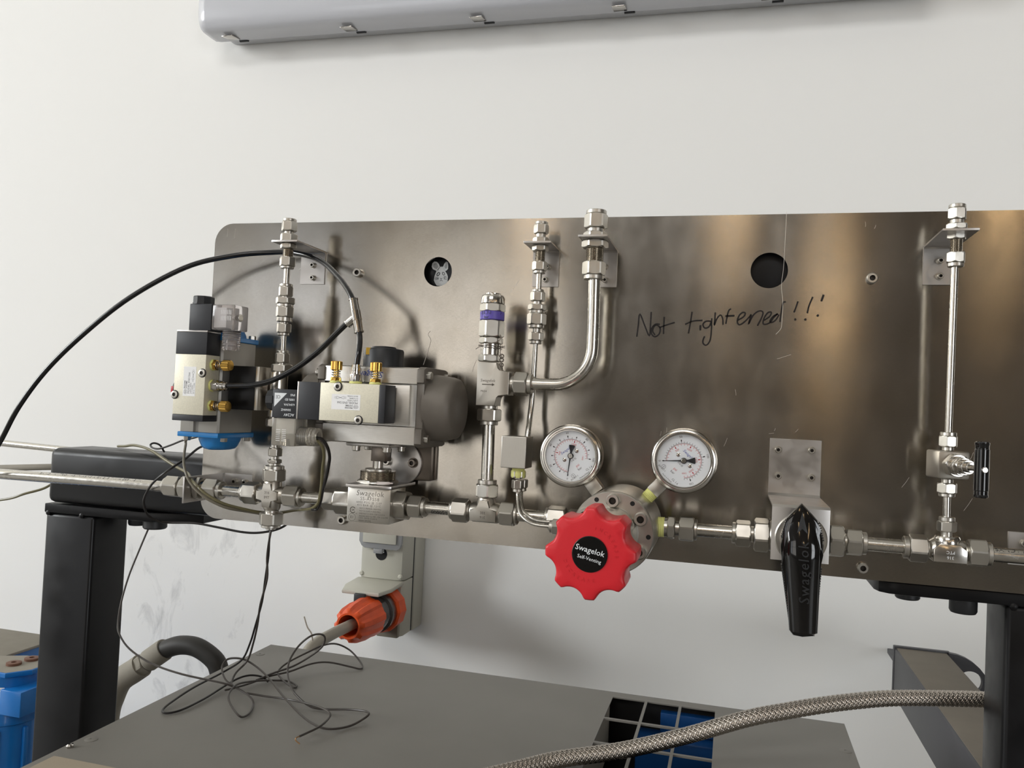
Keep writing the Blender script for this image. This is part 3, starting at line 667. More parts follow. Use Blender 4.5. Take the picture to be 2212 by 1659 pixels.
# ================================================================== left branch (axis X = -483, Y = -54)
AX, AY = -483, -54
CV = [('collar', 0, 3.2, 14), ('nut', 3.2, 13.7, 14.3), ('neck', 13.7, 15.4, 9), ('hex_body', 15.2, 22.4, 19), ('ring', 22.4, 25.6, 17.5), ('end_hex', 25.6, 37, 17.5), ('ring', 37, 42.2, 16.8), ('neck', 42.2, 44.5, 8.5), ('nut', 44.3, 54.4, 14.3), ('collar', 54.4, 57.5, 12.8)]
UN = lambda k=1.0: [('collar', 0, 3.2 * k, 14 * k), ('nut', 3.2 * k, 13.8 * k, 14.3 * k), ('neck', 13.8 * k, 17 * k, 10 * k), ('hex_body', 17 * k, 22.6 * k, 16 * k), ('jam_nut', 25, 31, 16 * k), ('thread', 31, 42.8, 11.5 * k), ('nut', 42.6, 53, 14.3 * k), ('collar', 53, 55.6, 13 * k)]
fitting('bulkhead_union', 'upright bulkhead union standing in the bracket over the black air line', 'fitting', (AX, AY, 196.8), -Z,
        [('collar', 0, 3.2, 15), ('nut', 3.2, 13.8, 15.6), ('neck', 13.8, 17.2, 10.4), ('hex_body', 17, 25.6, 17), ('jam_nut', 27.8, 33.5, 16), ('thread', 33.5, 43, 11.7), ('nut', 42.6, 53, 15.6), ('collar', 53, 55.5, 14.5)])
straight_tube('steel_tube', 'short slim tube between the left bulkhead union and check valve', (AX, AY, 142), (AX, AY, 123), 6.6)
fitting('check_valve', 'small inline check valve above the left air valve', 'valve', (AX, AY, 124.3), -Z, CV)
straight_tube('steel_tube', 'short slim tube from the left check valve down to the actuated valve', (AX, AY, 67.5), (AX, AY, 48), 6.6)

# actuated small ball valve behind the black air line
t = thing('ball_valve', 'small upright cylinder ball valve driven by the blue-capped actuator', 'valve', (-486, AY, -56))
pieces(t, (AX, AY, 50.2), -Z, [('collar', 0, 3, 13), ('nut', 3, 13.4, 14.3), ('neck', 13.4, 16, 9), ('end_hex', 15.4, 23.8, 21.5)])
mk('body', B().lathe((-486, AY, 27), -Z, [(0, 8), (1.5, 8), (1.5, 10), (50, 10), (50, 8), (52, 8)], 32), 'steel_polished', t)
pieces(t, (-486, AY, -25), -Z, [('end_hex', 0, 9, 21.5), ('neck', 9, 32, 9)])
mk('side_boss', B().lathe((-494, AY, 7), -X, [(0, 9), (8, 9), (9, 7)], 24), 'steel_dark', t)
b = B(); text_into(b, 'SS-43', 3.4, (-484, AY - 10, 19), X, Z, wrap=None); mk('stamp', b, 'ink', t)

# ================================================================== middle slim branch (axis X = -201, Y = -30)
BX, BY = -201, -30
fitting('bulkhead_union', 'slim upright bulkhead union in the small bracket beside the relief valve', 'fitting', (BX, BY, 194.8), -Z,
        [('collar', 0, 3, 13.4), ('nut', 3, 12.6, 14), ('neck', 12.6, 16.8, 10.4), ('hex_body', 16.8, 23, 15), ('jam_nut', 25.2, 31, 15.6), ('thread', 31, 42.4, 10.6), ('nut', 42, 51.5, 14), ('collar', 51.5, 54.6, 12.4)])
straight_tube('steel_tube', 'short slim tube below the bulkhead union beside the relief valve', (BX, BY, 141), (BX, BY, 122), 5.8)
fitting('check_valve', 'small inline check valve hanging beside the relief valve', 'valve', (BX - 0.5, BY, 123.5), -Z,
        [('collar', 0, 2.6, 12.6), ('nut', 2.6, 12.2, 14), ('neck', 12.2, 16, 9), ('hex_body', 15.8, 21.8, 17.4), ('ring', 21.8, 25.2, 16.2), ('end_hex', 25.2, 37, 18), ('ring', 37, 40.6, 16.6), ('neck', 40.6, 45.2, 9.2), ('nut', 45.2, 53.6, 14), ('collar', 53.6, 57, 12.8)])
solo('steel_tube', B().tube(smooth_path([(BX - 0.8, BY, 67.5), (BX - 1, BY, 45), (BX - 1.5, BY, 10), (BX - 2.2, BY - 3, -10), (BX - 1.6, BY - 9, -22), (BX - 1.6, BY - 12, -31)], 5), 2.95, 20), 'steel_tube', 'long slim tube running down behind the relief valve outlet', 'tube')
t = thing('sensor_block', 'brushed square metal block hanging on the long slim tube', 'sensor', (-209.5, -46, -64))
mk('block', B().bx(-223.3, -197.6, -66, -38, -61.4, -29.6, 0.7), 'aluminium_block', t, 20)
pieces(t, (-208, -52, -60.8), -Z, [('taped_thread', 0, 4, 13), ('hex_body', 3.5, 11, 13.6), ('neck', 11, 12, 7)], mats={'hex_body': 'steel'})
mk('tape_wrap', B().lathe((-208, -52, -64), -Z, [(0, 7), (1, 7.4), (5, 7.6), (7.5, 7.0)], 20), 'tape', t)
TH = [(-206.8, -56, -85.0), (-206.6, -56.5, -89), (-205.2, -60.0, -95.4), (-201.8, -66.0, -102.8), (-197.2, -70.0, -108.0), (-188.3, -74.0, -112.6), (-179.5, -75.0, -114.4), (-166.0, -75.0, -114.6)]
for k, (dx, dy, dz, lb) in enumerate(((0, 0, 0, 'outer of two slim bent tubes curving from the block to the regulator'), (1.2, 12, 1.2, 'inner of two slim bent tubes curving from the block to the regulator'))):
    pts = [(p[0] + dx, p[1] + dy * (1 - 0.55 * i / 7), p[2] + dz * i / 7 * 3.2) for i, p in enumerate(TH)]
    solo('steel_tube', B().tube(smooth_path(pts, 6), 1.65, 14), 'steel_tube', lb, 'tube')
    fitting('tube_nut', ('front' if k == 0 else 'rear') + ' small tube nut hanging under the taped connector of the block', 'fitting', (-207.6 + dx, -54 + dy * 0.98, -73.6), -Z,
            [('nut', 0, 8.8, 11.2), ('collar', 8.8, 12.2, 10)])
fitting('tube_nut', 'tube nut and hex screwed into the regulator behind the red knob', 'fitting', (-168, -75, -114.4), X,
        [('collar', 0, 3.4, 12), ('nut', 3, 12, 14.3), ('neck', 12, 15, 9), ('hex_body', 14.5, 22, 14.3), ('neck', 22, 34, 9)])

# ================================================================== thick branch: relief valve, bent tube, bulkhead union
RXc = -243.3
t = thing('relief_valve', 'tall relief valve with purple band, lock wire and forged side outlet', 'valve', (RXc, MY, -19))
pieces(t, (RXc - 0.7, MY, 114.8), -Z, [('cap', 0, 9.3, 24.6), ('end_hex', 9.6, 18, 23.6), ('purple_band', 18, 26.6, 25.4), ('hex_body', 26.8, 44, 23.6), ('jam_nut', 44.6, 51, 22.6), ('neck', 51, 63, 20.5), ('jam_nut', 62.6, 69.6, 22.8)], mats={'purple_band': 'purple_band', 'end_hex': 'steel', 'neck': 'steel_polished'}, phase=0.18)
mk('cap_button', B().lathe((RXc - 0.7, MY, 114.6), Z, [(0, 8), (1.4, 8), (1.8, 7)], 24), 'steel_polished', t)
b = B()
for k, (s, dz, sz) in enumerate((('51.7-1', 2.0, 4.6), ('bar', -2.2, 4.0))):
    cu_c = Vector((RXc - 0.7, MY, 92.6 + dz)); n = Vector((-0.2, -1, 0)).normalized()
    text_into(b, s, sz, cu_c + n * 12.7, Vector((1, -0.2, 0)), Z, wrap=None, bold=0.03)
text_into(b, '7', 3.4, Vector((RXc - 0.7, MY, 94.4)) + Vector((0.86, -0.52, 0)).normalized() * 12.75, Vector((0.52, 0.86, 0)), Z)
# push lettering back on the round band
mk('band_print', b, 'ink', t)
fb = B().prism([(-11.6, 0), (9, 0), (9, 9), (11.5, 11.5), (22.5, 11.5), (22.5, 35.5), (11.5, 35.5), (9, 38), (9, 44), (-11.6, 44)], (RXc + 0.7, MY - 10.5, 0), X, Z, Y, 21, 0.8)
fbo = mk('forged_body', fb, 'steel_forged', t)
b = B(); text_into(b, 'Swagelok', 4.2, (RXc + 1, MY - 10.5, 25.5), X, Z, shear=0.1)
b.ribbon([Vector((RXc - 5, MY - 10.56, 21.5)), Vector((RXc + 6, MY - 10.56, 21.5))], 0.9, -Y); b.poly([(RXc + 5.5, MY - 10.62, 23), (RXc + 5.5, MY - 10.62, 20), (RXc + 8.5, MY - 10.62, 21.5)])
text_into(b, 'PRD4', 2.8, (RXc - 3, MY - 10.5, 14.5), X, Z); mk('cast_lettering', b, 'ink_etch', fbo)
pieces(t, (TX - 1.4, MY, 0.2), -Z, [('neck', 0, 3.6, 17), ('nut', 3.4, 16, 22.2), ('collar', 16, 20, 19)])
pieces(t, (RXc + 23, MY, 23.6), X, [('neck', 0, 4, 16.5), ('nut', 4, 18, 22.2), ('collar', 18, 22.5, 20.5)])
b = B()
loop = [(RXc + 13.5 * math.cos(a), MY + 13.5 * math.sin(a), 60 + 2.2 * math.sin(a * 0.5 + k)) for k in range(2) for a in [2 * PI * j / 18 for j in range(18)]]
b.tube(smooth_path(loop, 3), 0.35, 6)
b.tube(smooth_path([(RXc + 11, MY - 8, 73), (RXc + 12, MY - 9, 70), (RXc + 10, MY - 10, 66), (RXc + 2, MY - 13, 63), (RXc - 8, MY - 12.5, 60), (RXc - 14, MY - 9, 57.5)], 4), 0.35, 6)
b.tube(smooth_path([(RXc + 12, MY - 8, 72), (RXc + 13.5, MY - 8, 62), (RXc + 12.5, MY - 9, 54), (RXc + 15, MY - 8, 48), (RXc + 13, MY - 9, 42), (RXc + 12, MY - 9, 37), (RXc + 17, MY - 9, 34), (RXc + 20, MY - 10, 31)], 5), 0.35, 6)
for z in (51, 47, 42): b.lathe((RXc + 14, MY - 8.5, z), Vector((0.4, -1, 0.5)), [(-0.4, 1.6), (-0.4, 2.5), (0.4, 2.5), (0.4, 1.6)], 12, close=True)
b.tube(smooth_path([(RXc - 12, MY - 11, 46), (RXc - 15, MY - 11, 38), (RXc - 15.5, MY - 11, 34)], 4), 0.2, 5)
mk('lock_wire', b, 'steel_dark', t)
R0 = 38
bend = [(-201, MY, 24.2), (-176, MY, 24.3)] + [(-176 + R0 * math.sin(a), MY, 24.3 + R0 * (1 - math.cos(a))) for a in [PI / 2 * k / 14 for k in range(1, 15)]] + [(-138.1, MY, 90), (-138.4, -53, 132)]
solo('steel_tube', B().tube(bend, 6.1, 32), 'steel_tube', 'thick bent tube curving from the relief valve outlet up to the bulkhead union', 'tube')
fitting('bulkhead_union', 'thick upright bulkhead union above the bent tube', 'fitting', (-139.2, -54, 199.5), -Z,
        [('collar', 0, 4, 20.5), ('nut', 4, 18, 21), ('neck', 18, 22.5, 17), ('hex_body', 22, 27.2, 21.5), ('jam_nut', 30.5, 38, 23.8), ('thread', 38, 52, 17.8), ('nut', 51.6, 65, 21), ('collar', 65, 69.4, 20)])

# ================================================================== needle valve branch (X = 185.5)
NX = 185.4
fitting('bulkhead_union', 'upright bulkhead union high above the black T-handle needle valve', 'fitting', (NX + 0.4, -55, 198.4), -Z,
        [('collar', 0, 3.5, 14), ('nut', 3.5, 13.5, 14.3), ('neck', 13.5, 17.8, 11.5), ('hex_body', 17.5, 22.8, 16.6), ('jam_nut', 25.4, 31.4, 14.6), ('thread', 31, 43.4, 10.4), ('nut', 43, 52.3, 14.3), ('collar', 52.3, 56, 13.4)])
straight_tube('steel_tube', 'long bright slim tube above the needle valve', (NX, -54, 143), (NX, -50, -5), 6.0)
straight_tube('steel_tube', 'short slim tube between the needle valve and the end tee', (NX + 0.4, MY, -61), (NX + 0.6, MY, -81), 6.2)
t = thing('needle_valve', 'steel needle valve with black T-bar handle', 'valve', (NX, MY, -62))
pieces(t, (NX, MY, -4.6), -Z, [('collar', 0, 3.6, 13.4), ('nut', 3.4, 13, 14.3), ('neck', 13, 16.6, 9.6)])
pieces(t, (NX + 0.2, MY, -46), -Z, [('neck', 0, 4, 9.5), ('nut', 3.8, 12.8, 15.4), ('collar', 12.8, 16, 13.4)])
rz = Matrix.Rotation(0.22, 3, 'Z'); nd = rz @ -Y
mk('body', B().box((NX, MY, -33.3), (27, 25, 24.4), rz, 1.6), 'steel_forged', t)
pc = Vector((NX, MY, -33.3))
pieces(t, pc, nd, [('bonnet_hex', 12, 20, 19), ('bonnet', 20, 26, 16.5), ('jam_nut', 26, 31, 14), ('bonnet', 31, 37, 12.5), ('gland', 37, 42, 9), ('stem', 42, 58, 5)], m='steel_polished')
hc = pc + nd * 57 + Vector((0, 0, -0.4)); hb = mk('t_handle', B().lathe(hc + Z * 23, -Z, [(0, 4.6), (0.8, 5.6), (2.5, 5.6), (3.2, 5.2), (6.2, 5.2), (6.6, 5.6), (40, 5.6), (40.5, 5.2), (43.5, 5.2), (44, 5.6), (45.4, 5.4), (46, 4.6)], 32), 'black_gloss', t)
mk('handle_pin', B().lathe(hc, nd, [(0, 2.6), (5.5, 2.6), (6.0, 2.0)], 16), 'nickel', hb)

# ================================================================== block ball valve with engraved face
t = thing('block_valve', 'engraved square block ball valve on the main tube under the silver actuator', 'valve', (-363, MY, -128))
blk = mk('block', B().bx(-387.5, -338.7, -70, -30, -128, -92, 0.8), 'steel', t)
b = B(); F = -70; ST = 0.35
def ln(s, size, x, z, al='CENTER', **k): text_into(b, s, size, (x, F, z), X, Z, al, **k)
ln('Swagelok', 8.0, -362, -97.6, shear=0.12, bold=-0.09, space=1.05)
ln('SS-AFSS8', 5.0, -362, -103.2, space=1.15, bold=-0.05)
ln('6000 PSIG @ 250F', 3.1, -362.5, -107.0, space=1.2, bold=-0.03); ln('415 BAR @ 121C', 3.1, -362.5, -110.0, space=1.2, bold=-0.03)
for k, s in enumerate(('NGV 3.1 MANUAL (3600 PSIG)', 'NGV 4.6 CLASS A (4500 PSIG)', 'ANSI NGV 3.1-2014 - CSA 12.3-2014', 'ANSI/IAS NGV 4.6-1999 - CSA 12.56-M99')):
    ln(s, 2.3, -373.2, -113.2 - 2.7 * k, 'LEFT', xs=0.82, bold=-0.02)
ln('110 R - 000106 (CLASS 0)', 2.3, -373.5, -123.4, 'LEFT', xs=0.85, bold=-0.02); ln('0004139395', 2.7, -373.5, -126.2, 'LEFT', space=1.05)
for (cx_, cz_, r_, w_) in ((-381.2, -123.2, 3.9, 0.3),):
    b.ribbon([Vector((cx_ + r_ * math.cos(a), F, cz_ + r_ * math.sin(a))) for a in [2 * PI * k / 32 for k in range(33)]], w_, -Y)
ln('E1', 4.0, -381.2, -123.2)
b.ribbon([Vector((-380.6 + 3.0 * math.cos(a), F, -115.6 + 3.0 * math.sin(a))) for a in [math.radians(35 + 290 * k / 24) for k in range(25)]], 0.8, -Y)
ln('SA', 2.9, -380.3, -115.6, bold=0.04); ln('C', 1.8, -384.6, -117.8); ln('US', 1.8, -376.6, -119.3)
mk('engraving', b, 'ink_etch', blk)
mk('end_screw', B().hexa((-363, MY, MZ), -X, 24, 46, 27, 0.32, False, True), 'steel', t); mk('end_screw', B().hexa((-363, MY, MZ), X, 24, 37, 28.5, 0.32, False, True), 'steel', t)
pieces(t, (-363, MY, MZ), -X, [('neck', 44, 48, 15), ('nut', 47, 61.5, 20.5), ('collar', 61.5, 63, 18)]); pieces(t, (-363, MY, MZ), X, [('neck', 36, 39.5, 15), ('nut', 38.5, 53, 22.2), ('collar', 53, 57, 20)])
mk('mounting_plate', B().prism([(-388.3, -74), (-345, -74), (-338.4, -70), (-338.4, -4), (-388.3, -4)], (0, 0, -91.8), X, Y, Z, 3.4, 0.5), 'steel_sheet', t)
pieces(t, (-363, MY, -88.4), Z, [('jam_nut', 0, 4.4, 40, 0.15), ('thread', 4.4, 13.6, 38.5), ('collar', 13.4, 16, 28), ('stem', 16, 24.6, 9.8)], mats={'stem': 'steel'})
t = thing('support_block', 'thick steel mounting block with round pad bolted to the sheet behind the block valve', 'bracket', (-354, 0, -87))
mk('block', B().bx(-388, -318, -12, 0, -86, -48, 1.2), 'steel_dark', t)
mk('round_pad', B().lathe((-352, -12, -67.5), -Y, [(0, 24), (3.5, 24), (4, 23.4)], 48), 'steel_sheet', t)
cap_screw(t, (-337.3, -16, -66.7), -Y, 4.6, 5.5, m='steel_dark'); cap_screw(t, (-368, -16, -66.7), -Y, 4.6, 5.5, m='steel')

# ================================================================== pneumatic actuators
t = thing('pneumatic_actuator', 'silver pneumatic actuator with grey end caps above the block valve', 'actuator', (-361, MY, -49))
sec = [(-18, -44), (-18, 34), (-26, 35.3), (-78, 35.3), (-85, 34), (-85, 18.5), (-79, 17.5), (-79, -25), (-85, -26), (-85, -43.6), (-78, -45), (-26, -45)]
mk('body', B().prism(sec, (-413, 0, 0), Y, Z, X, 103.5, 0.8), 'aluminium', t)
mk('rib', B().bx(-413, -318, -82.5, -78, -24, 17, 0.6), 'aluminium', t)
def end_cap(x0, d, parent):
    e = Vector((d, 0, 0)); pl = [(-16, -45), (-16, 34.5), (-24, 36), (-80, 36), (-86.5, 33), (-86.5, 20), (-83.5, 19), (-83.5, -26), (-86.5, -27), (-86.5, -42), (-80, -46), (-24, -46)]
    c = mk('end_cap', B().prism(pl if d > 0 else pl[::-1], (x0, 0, 0), Y, Z, e, 8, 1.2), 'cap_grey', parent)
    mk('dome', B().lathe((x0 + d * 6, -52, -5), e, [(0, 35), (10, 34), (22, 32.5), (27, 31), (29, 28)], 40), 'cap_grey', c, 40)
    for y, z in ((-78, 27), (-28, 27), (-78, -37), (-28, -37)): hex_bolt(c, (x0 + d * 8, y, z), e, 8, 5)
end_cap(-309.5, 1, t); end_cap(-413, -1, t)
mk('mounting_flange', B().bx(-392, -342, -72, -28, -48.6, -45.2, 1.2), 'steel_sheet', t)
for x, y in ((-383.2, -64), (-348.3, -64), (-344.7, -35), (-383, -35)): cap_screw(t, (x, y, -48.6), -Z, 4.2, 5.6, 'bolt')
mk('coupler', B().box((-360, -51, -56.5), (16.5, 16.5, 15.4), None, 0.6).lathe((-351.9, -52, -57), X, [(0, 3), (0.3, 3), (0.3, 0.1)], 12), 'steel_dark', t)
ind = mk('position_indicator', B().lathe((-363.4, -50, 35), Z, [(0, 21.5), (18, 21.5), (20, 20.5), (20.4, 18), (20.4, 13.5), (22.5, 12.5), (23, 9)], 44), 'black_soft', t)
mk('yellow_mark', B().box((-372.2, -70.2, 51.5), (4.6, 1.2, 7.4), Matrix.Rotation(0.42, 3, 'Z') @ Matrix.Rotation(0, 3, 'X'), 0.2), 'yellow_mark', ind)
mk('white_dots', B().lathe((-383.4, -57.5, 50), Vector((-0.93, -0.36, 0)), [(0, 1.1), (0.6, 1.1)], 10).lathe((-383.4, -57.5, 44.5), Vector((-0.93, -0.36, 0)), [(0, 1.1), (0.6, 1.1)], 10), 'ink_white', ind)
lb = mk('oval_badge', B().prism([(x_ * 1.0, z_) for x_, z_ in rrect(-384, -343, 20.6, 32.6, 5.9)], (0, -85.0, 0), X, Z, -Y, 0.3), 'aluminium', t)
b = B(); text_into(b, 'Swagelok', 9.0, (-363.5, -85.3, 26.6), -X, -Z, shear=0.25, bold=0.03); mk('badge_lettering', b, 'ink_blue', lb)

t = thing('pneumatic_actuator', 'blue-capped pneumatic actuator standing upright behind the left solenoid valve', 'actuator', (-565, MY, -64))
sec = [(-591, -78), (-589, -80), (-573, -80), (-573, -77), (-566, -77), (-566, -80), (-543, -80), (-541, -78), (-538, -58), (-538, -22), (-540, -20), (-589, -20), (-591, -22)]
mk('body', B().prism(sec, (0, 0, -44), X, Y, Z, 102, 0.6), 'anodised_grey', t)
for z0, d in ((-44, -1), (58, 1)):
    pl = [(-592, -81), (-540.5, -81), (-536.5, -58), (-536.5, -19), (-592, -19)]
    c = mk('end_cap', B().prism(pl if d > 0 else pl[::-1], (0, 0, z0), X, Y, Vector((0, 0, d)), 5.4, 0.8), 'cap_blue', t)
    rings = []
    for tt, ins in ((0, 0), (4, 0.6), (10, 2.5), (13.2, 4.5), (14.4, 8)):
        rings.append([Vector((p[0], p[1], z0 + d * (5 + tt))) for p in rrect(-577 + ins, -541.5 - ins, -74 + ins, -26 - ins, 13)])
    mk('dome', B().ring_stack(rings), 'cap_blue', c, 40)
    for x, y in ((-584, -75), (-543.5, -66), (-540.5, -26), (-584, -26)): hex_bolt(c, (x, y, z0 + d * 5.4), Vector((0, 0, d)), 7.4, 4.4)
mk('coupling_cheek', B().bx(-538, -505, -70, -66, -17, 31, 0.8), 'black_paint', t); mk('coupling_cheek', B().bx(-538, -505, -36, -32, -17, 31, 0.8), 'black_paint', t)
mk('valve_plate', B().bx(-505.4, -500.4, -70, -30, -17, 31, 0.8), 'steel', t)
mk('stem', B().lathe((-538, AY, 7), X, [(0, 6), (44, 6)], 20), 'steel_dark', t)
ind = mk('position_indicator', B().lathe((-591, -58, 2), -X, [(0, 16), (15, 16), (19, 13), (19, 8)], 36), 'black_soft', t)
mk('red_mark', B().box((-607.6, -66, 2), (5.6, 14, 7), None, 0.5), 'red_indicator', ind)

# ================================================================== solenoid valves
def solenoid(label, o, u, v, din, front=-104.0, back=-80.0):
    """o: centre of the beige body's lower end on the front face; u towards the coil, v towards the ports"""
    u = Vector(u); v = Vector(v); w = Vector((0, -1, 0)); o = Vector((o[0], 0, o[1])); D = back - front
    t = thing('solenoid_valve', label, 'valve', (o.x, back, o.z), None)
    def pt(a, b_, c): return o + u * a + v * b_ + Vector((0, c, 0))
    def bxx(a0, a1, b0, b1, c0, c1, bev=0.6):
        p, q = pt(a0, b0, c0), pt(a1, b1, c1)
        return B().bx(min(p.x, q.x), max(p.x, q.x), min(p.y, q.y), max(p.y, q.y), min(p.z, q.z), max(p.z, q.z), bev)
    H = 19.2
    body = mk('body', bxx(0, 65, -H, H, front, back, 0.7), 'valve_beige', t)
    mk('end_block', bxx(-6.6, 0, -H, H, front, back), 'black_plastic', t); mk('end_block', bxx(65, 89, -H, H, front, back), 'black_plastic', t)
    mk('end_plate', bxx(89, 90.8, -H, H, front, back, 0.3), 'steel_sheet', t)
    s = 1 if din > 0 else -1
    c0, c1 = (-5.5, 22) if s > 0 else (-19, 10.6)
    coil = mk('coil', bxx(90.8, 119.6, c0, c1, front + 1, back - 1, 0.9), 'black_plastic', t)
    cc = (c0 + c1) / 2 - (4.5 if s > 0 else -3.5)
    mk('coil_nut', B().lathe(pt(119.6, cc, front + 12), u, [(0, 12), (1.5, 12), (1.5, 11.4), (8, 11.4), (9, 10.4)], 10), 'black_soft', t)
    # clear plug on the coil's side
    d0 = c1 if s > 0 else c0; d1 = d0 + s * 28.6; m = 'clear_plastic' if s > 0 else 'smoke_plastic'
    plug = mk('clear_connector', bxx(92.0, 119.2, d0 + s * 0.2, d1, front + 1.5, back + 2, 1.4), m, t)
    mk('connector_core', bxx(95, 116, d0 + s * 1, d0 + s * 16, front + 6, back - 4, 0.6), 'label_white', plug)
    mk('connector_screw', B().lathe(pt(106, d1 - s * 1.2, (front + back) / 2), v * s, [(-6, 3), (0.8, 4.4), (1.4, 4.0)], 20), 'nickel', plug)
    b = B()
    for r_ in range(2):
        for k in range(7): 
            p = pt(104.5 + r_ * 6.6, d0 + s * (12 + 1.9 * k), front + 1.35); b.ribbon([p - u * 2.4, p + u * 2.4], 0.5, w)
    mk('moulded_lettering', b, 'label_white', plug)
    g0 = pt(92, d1 - s * 10.5, (front + back) / 2 + 0.5); pr = [(0, 9.8)]
    for k in range(7): pr += [(1 + k * 2, 9.8), (2 + k * 2, 9.1)]
    pr += [(16, 9.8), (17, 8.6), (18, 9.4), (20.5, 9.4), (21, 8), (21, 5.5), (10, 5)]
    mk('cable_gland', B().lathe(g0, -u, pr, 28), m, plug)
    # ports: two brass throttles and a push-in fitting
    for a in (10.6, 54.6):
        q = pt(a, H, (front + back) / 2)
        br = mk('throttle_screw', B().hexa(q, v, 0, 6.0, 10.5, 0.4), 'brass', t); mk('thread_seal', B().lathe(q, v, [(0, 5.4), (0.4, 6.2), (2.2, 6.0), (2.8, 5.2)], 20), 'tape', br)
        mk('spring', B().tube([q + v * (6 + 7.5 * k / 40) + (u * math.cos(k * 0.5) + w * math.sin(k * 0.5)) * 4.2 for k in range(41)], 0.5, 6), 'steel', br)
        mk('spindle', B().lathe(q, v, [(6, 2.8), (14, 2.8)], 16), 'brass', br)
        n = 48; a_, e1, e2 = frame(v)
        rings = [[q + v * tt + (e1 * math.cos(2 * PI * k / n) + e2 * math.sin(2 * PI * k / n)) * (r_ - (0.35 if (k % 2 and kn) else 0)) for k in range(n)] for tt, r_, kn in ((13.4, 5.0, 0), (13.8, 5.9, 1), (22, 5.9, 1), (22.6, 5.0, 0))]
        mk('knurled_head', B().ring_stack(rings), 'brass', br, 20)
    q = pt(32.4, H, (front + back) / 2)
    pf = mk('push_fitting', B().hexa(q, v, 1.2, 10, 11.5, 0.2), 'nickel', t)
    mk('release_ring', B().lathe(q, v, [(10, 5.4), (11.6, 5.4), (11.8, 4.8), (13.2, 4.8), (13.4, 5.2), (16, 5.2), (16.4, 4.4), (19.6, 4.4), (20, 3.6)], 24), 'nickel', pf)
    mk('thread_seal', B().lathe(q, v, [(0, 5.8), (0.5, 6.6), (2.4, 6.4), (3, 5.4)], 20), 'tape', pf)
    # screws on flat black discs, the counterbores' shade put into colour
    for a, b_ in ((45.2, 15.6), (21, -17.2)):
        mk('counterbore', B().lathe(pt(a, b_, front - 0.02), w, [(0, 4.9), (0.06, 4.9), (0.06, 0.1)], 24), 'black_soft', body)
        cap_screw(t, pt(a, b_, front), w, 4.0, 1.6, washer=False)
    # rating label: reads along u, letter tops towards -v
    lab = mk('rating_label', bxx(20, 51.6, -7.4, 8, front - 0.15, front + 0.1, 0), 'label_white', body)
    b = B(); F0 = front - 0.15
    def ll(s_, size, a, b_, al='LEFT', **k): text_into(b, s_, size, pt(a, b_, F0), u, -v, al, **k)
    for dx in (-1.3, 0, 1.3): b.ribbon([pt(24.6 + dx, -5.2, F0), pt(24.6 + dx, -3.0, F0)], 0.4, w)
    b.ribbon([pt(24.6 + 2.6 * math.cos(a), -4.1 + 1.7 * math.sin(a), F0) for a in [2 * PI * k / 20 for k in range(21)]], 0.2, w)
    ll('PROCESS', 2.1, 28, -5.2, bold=0.04); ll('SYSTEMS', 2.1, 28, -3.0, bold=0.04)
    ll('MODEL ENS1266', 3.1, 22.6, -0.2); ll('SUPPLY PRESS', 1.9, 22.6, 2.3); ll('0.17-0.8MPa', 1.9, 22.6, 4.3); ll('SN 0111530582', 1.8, 22.6, 6.5)
    b.ribbon([pt(42, 4.6, F0), pt(38, 3.2, F0), pt(38, 6, F0), pt(42, 4.6, F0), pt(46, 3.2, F0), pt(46, 6, F0), pt(42, 4.6, F0)], 0.25, w)
    for k in (36.8, 47.2): b.ribbon([pt(k - 1, 4, F0), pt(k + 1, 4, F0), pt(k + 1, 5.4, F0), pt(k - 1, 5.4, F0), pt(k - 1, 4, F0)], 0.2, w)
    mk('label_print', b, 'ink', lab)
    if s < 0:
        b = B(); F0 = front + 1
        b.poly([pt(117.2, 6.6, F0 - 0.06), pt(117.2, -7.8, F0 - 0.06), pt(103, 6.6, F0 - 0.06)]); mk('warning_triangle', b, 'ink_white', coil)
        b = B()
        for s_, size, z_ in (('AC24V', 4.0, -15.4), ('50/60HZ', 3.1, -10.4), ('6.0/4.5VA', 3.1, -5.0), ('100% ED', 3.1, 0.2), ('IP65', 3.1, 5.0)):
            text_into(b, s_, size, pt({'50/60HZ': 97.6}.get(s_, 93.6), z_, F0), u, -v, 'LEFT', bold=0.04)
        mk('coil_print', b, 'ink_white', coil)
        b = B(); text_into(b, 'CE', 4.6, pt(113.0, 2.6, F0 - 0.1), u, -v, 'CENTER'); mk('triangle_print', b, 'ink', coil)
    return t
solenoid('beige solenoid valve standing upright on the blue-capped actuator', (-563.2, -24.6), Z, X, 1, -104, -80)
solenoid('beige solenoid valve lying sideways on the silver actuator', (-339, -3.4), -X, Z, -1, -110, -85)

# ================================================================== regulator and gauges
RC = Vector((-102.8, 0, -111))
t = thing('pressure_regulator', 'round stainless pressure regulator with red star knob', 'regulator', (RC.x, -60, RC.z - 38))
def RP(y, a=0, r=0): return Vector((RC.x + r * math.cos(a), y, RC.z + r * math.sin(a)))
mk('body', B().lathe(RP(-22), -Y, [(0, 34), (3, 38), (74, 38), (78, 37)], 64), 'steel', t)
fl = mk('flange', B().lathe(RP(-99.5), -Y, [(0, 37.6), (5.5, 37.6), (6.6, 36.8), (6.6, 26)], 64), 'steel', t)
for k in range(6): cap_screw(t, RP(-106, math.radians(90 + 60 * k), 29.8), -Y, 6.3, 7, washer=False)
for a in (58, 118, 178, 238, 298, 358): mk('drilled_hole', B().lathe(RP(-106.05, math.radians(a), 33.0), -Y, [(0, 2.2), (0.12, 2.2), (0.12, 0.1)], 18), 'hole_shade', fl)  # flat black discs, the shade of the holes put into colour
mk('bonnet', B().lathe(RP(-104), -Y, [(0, 24), (3, 24), (3.4, 23.4), (90, 23.4), (94, 22)], 48), 'steel', t)
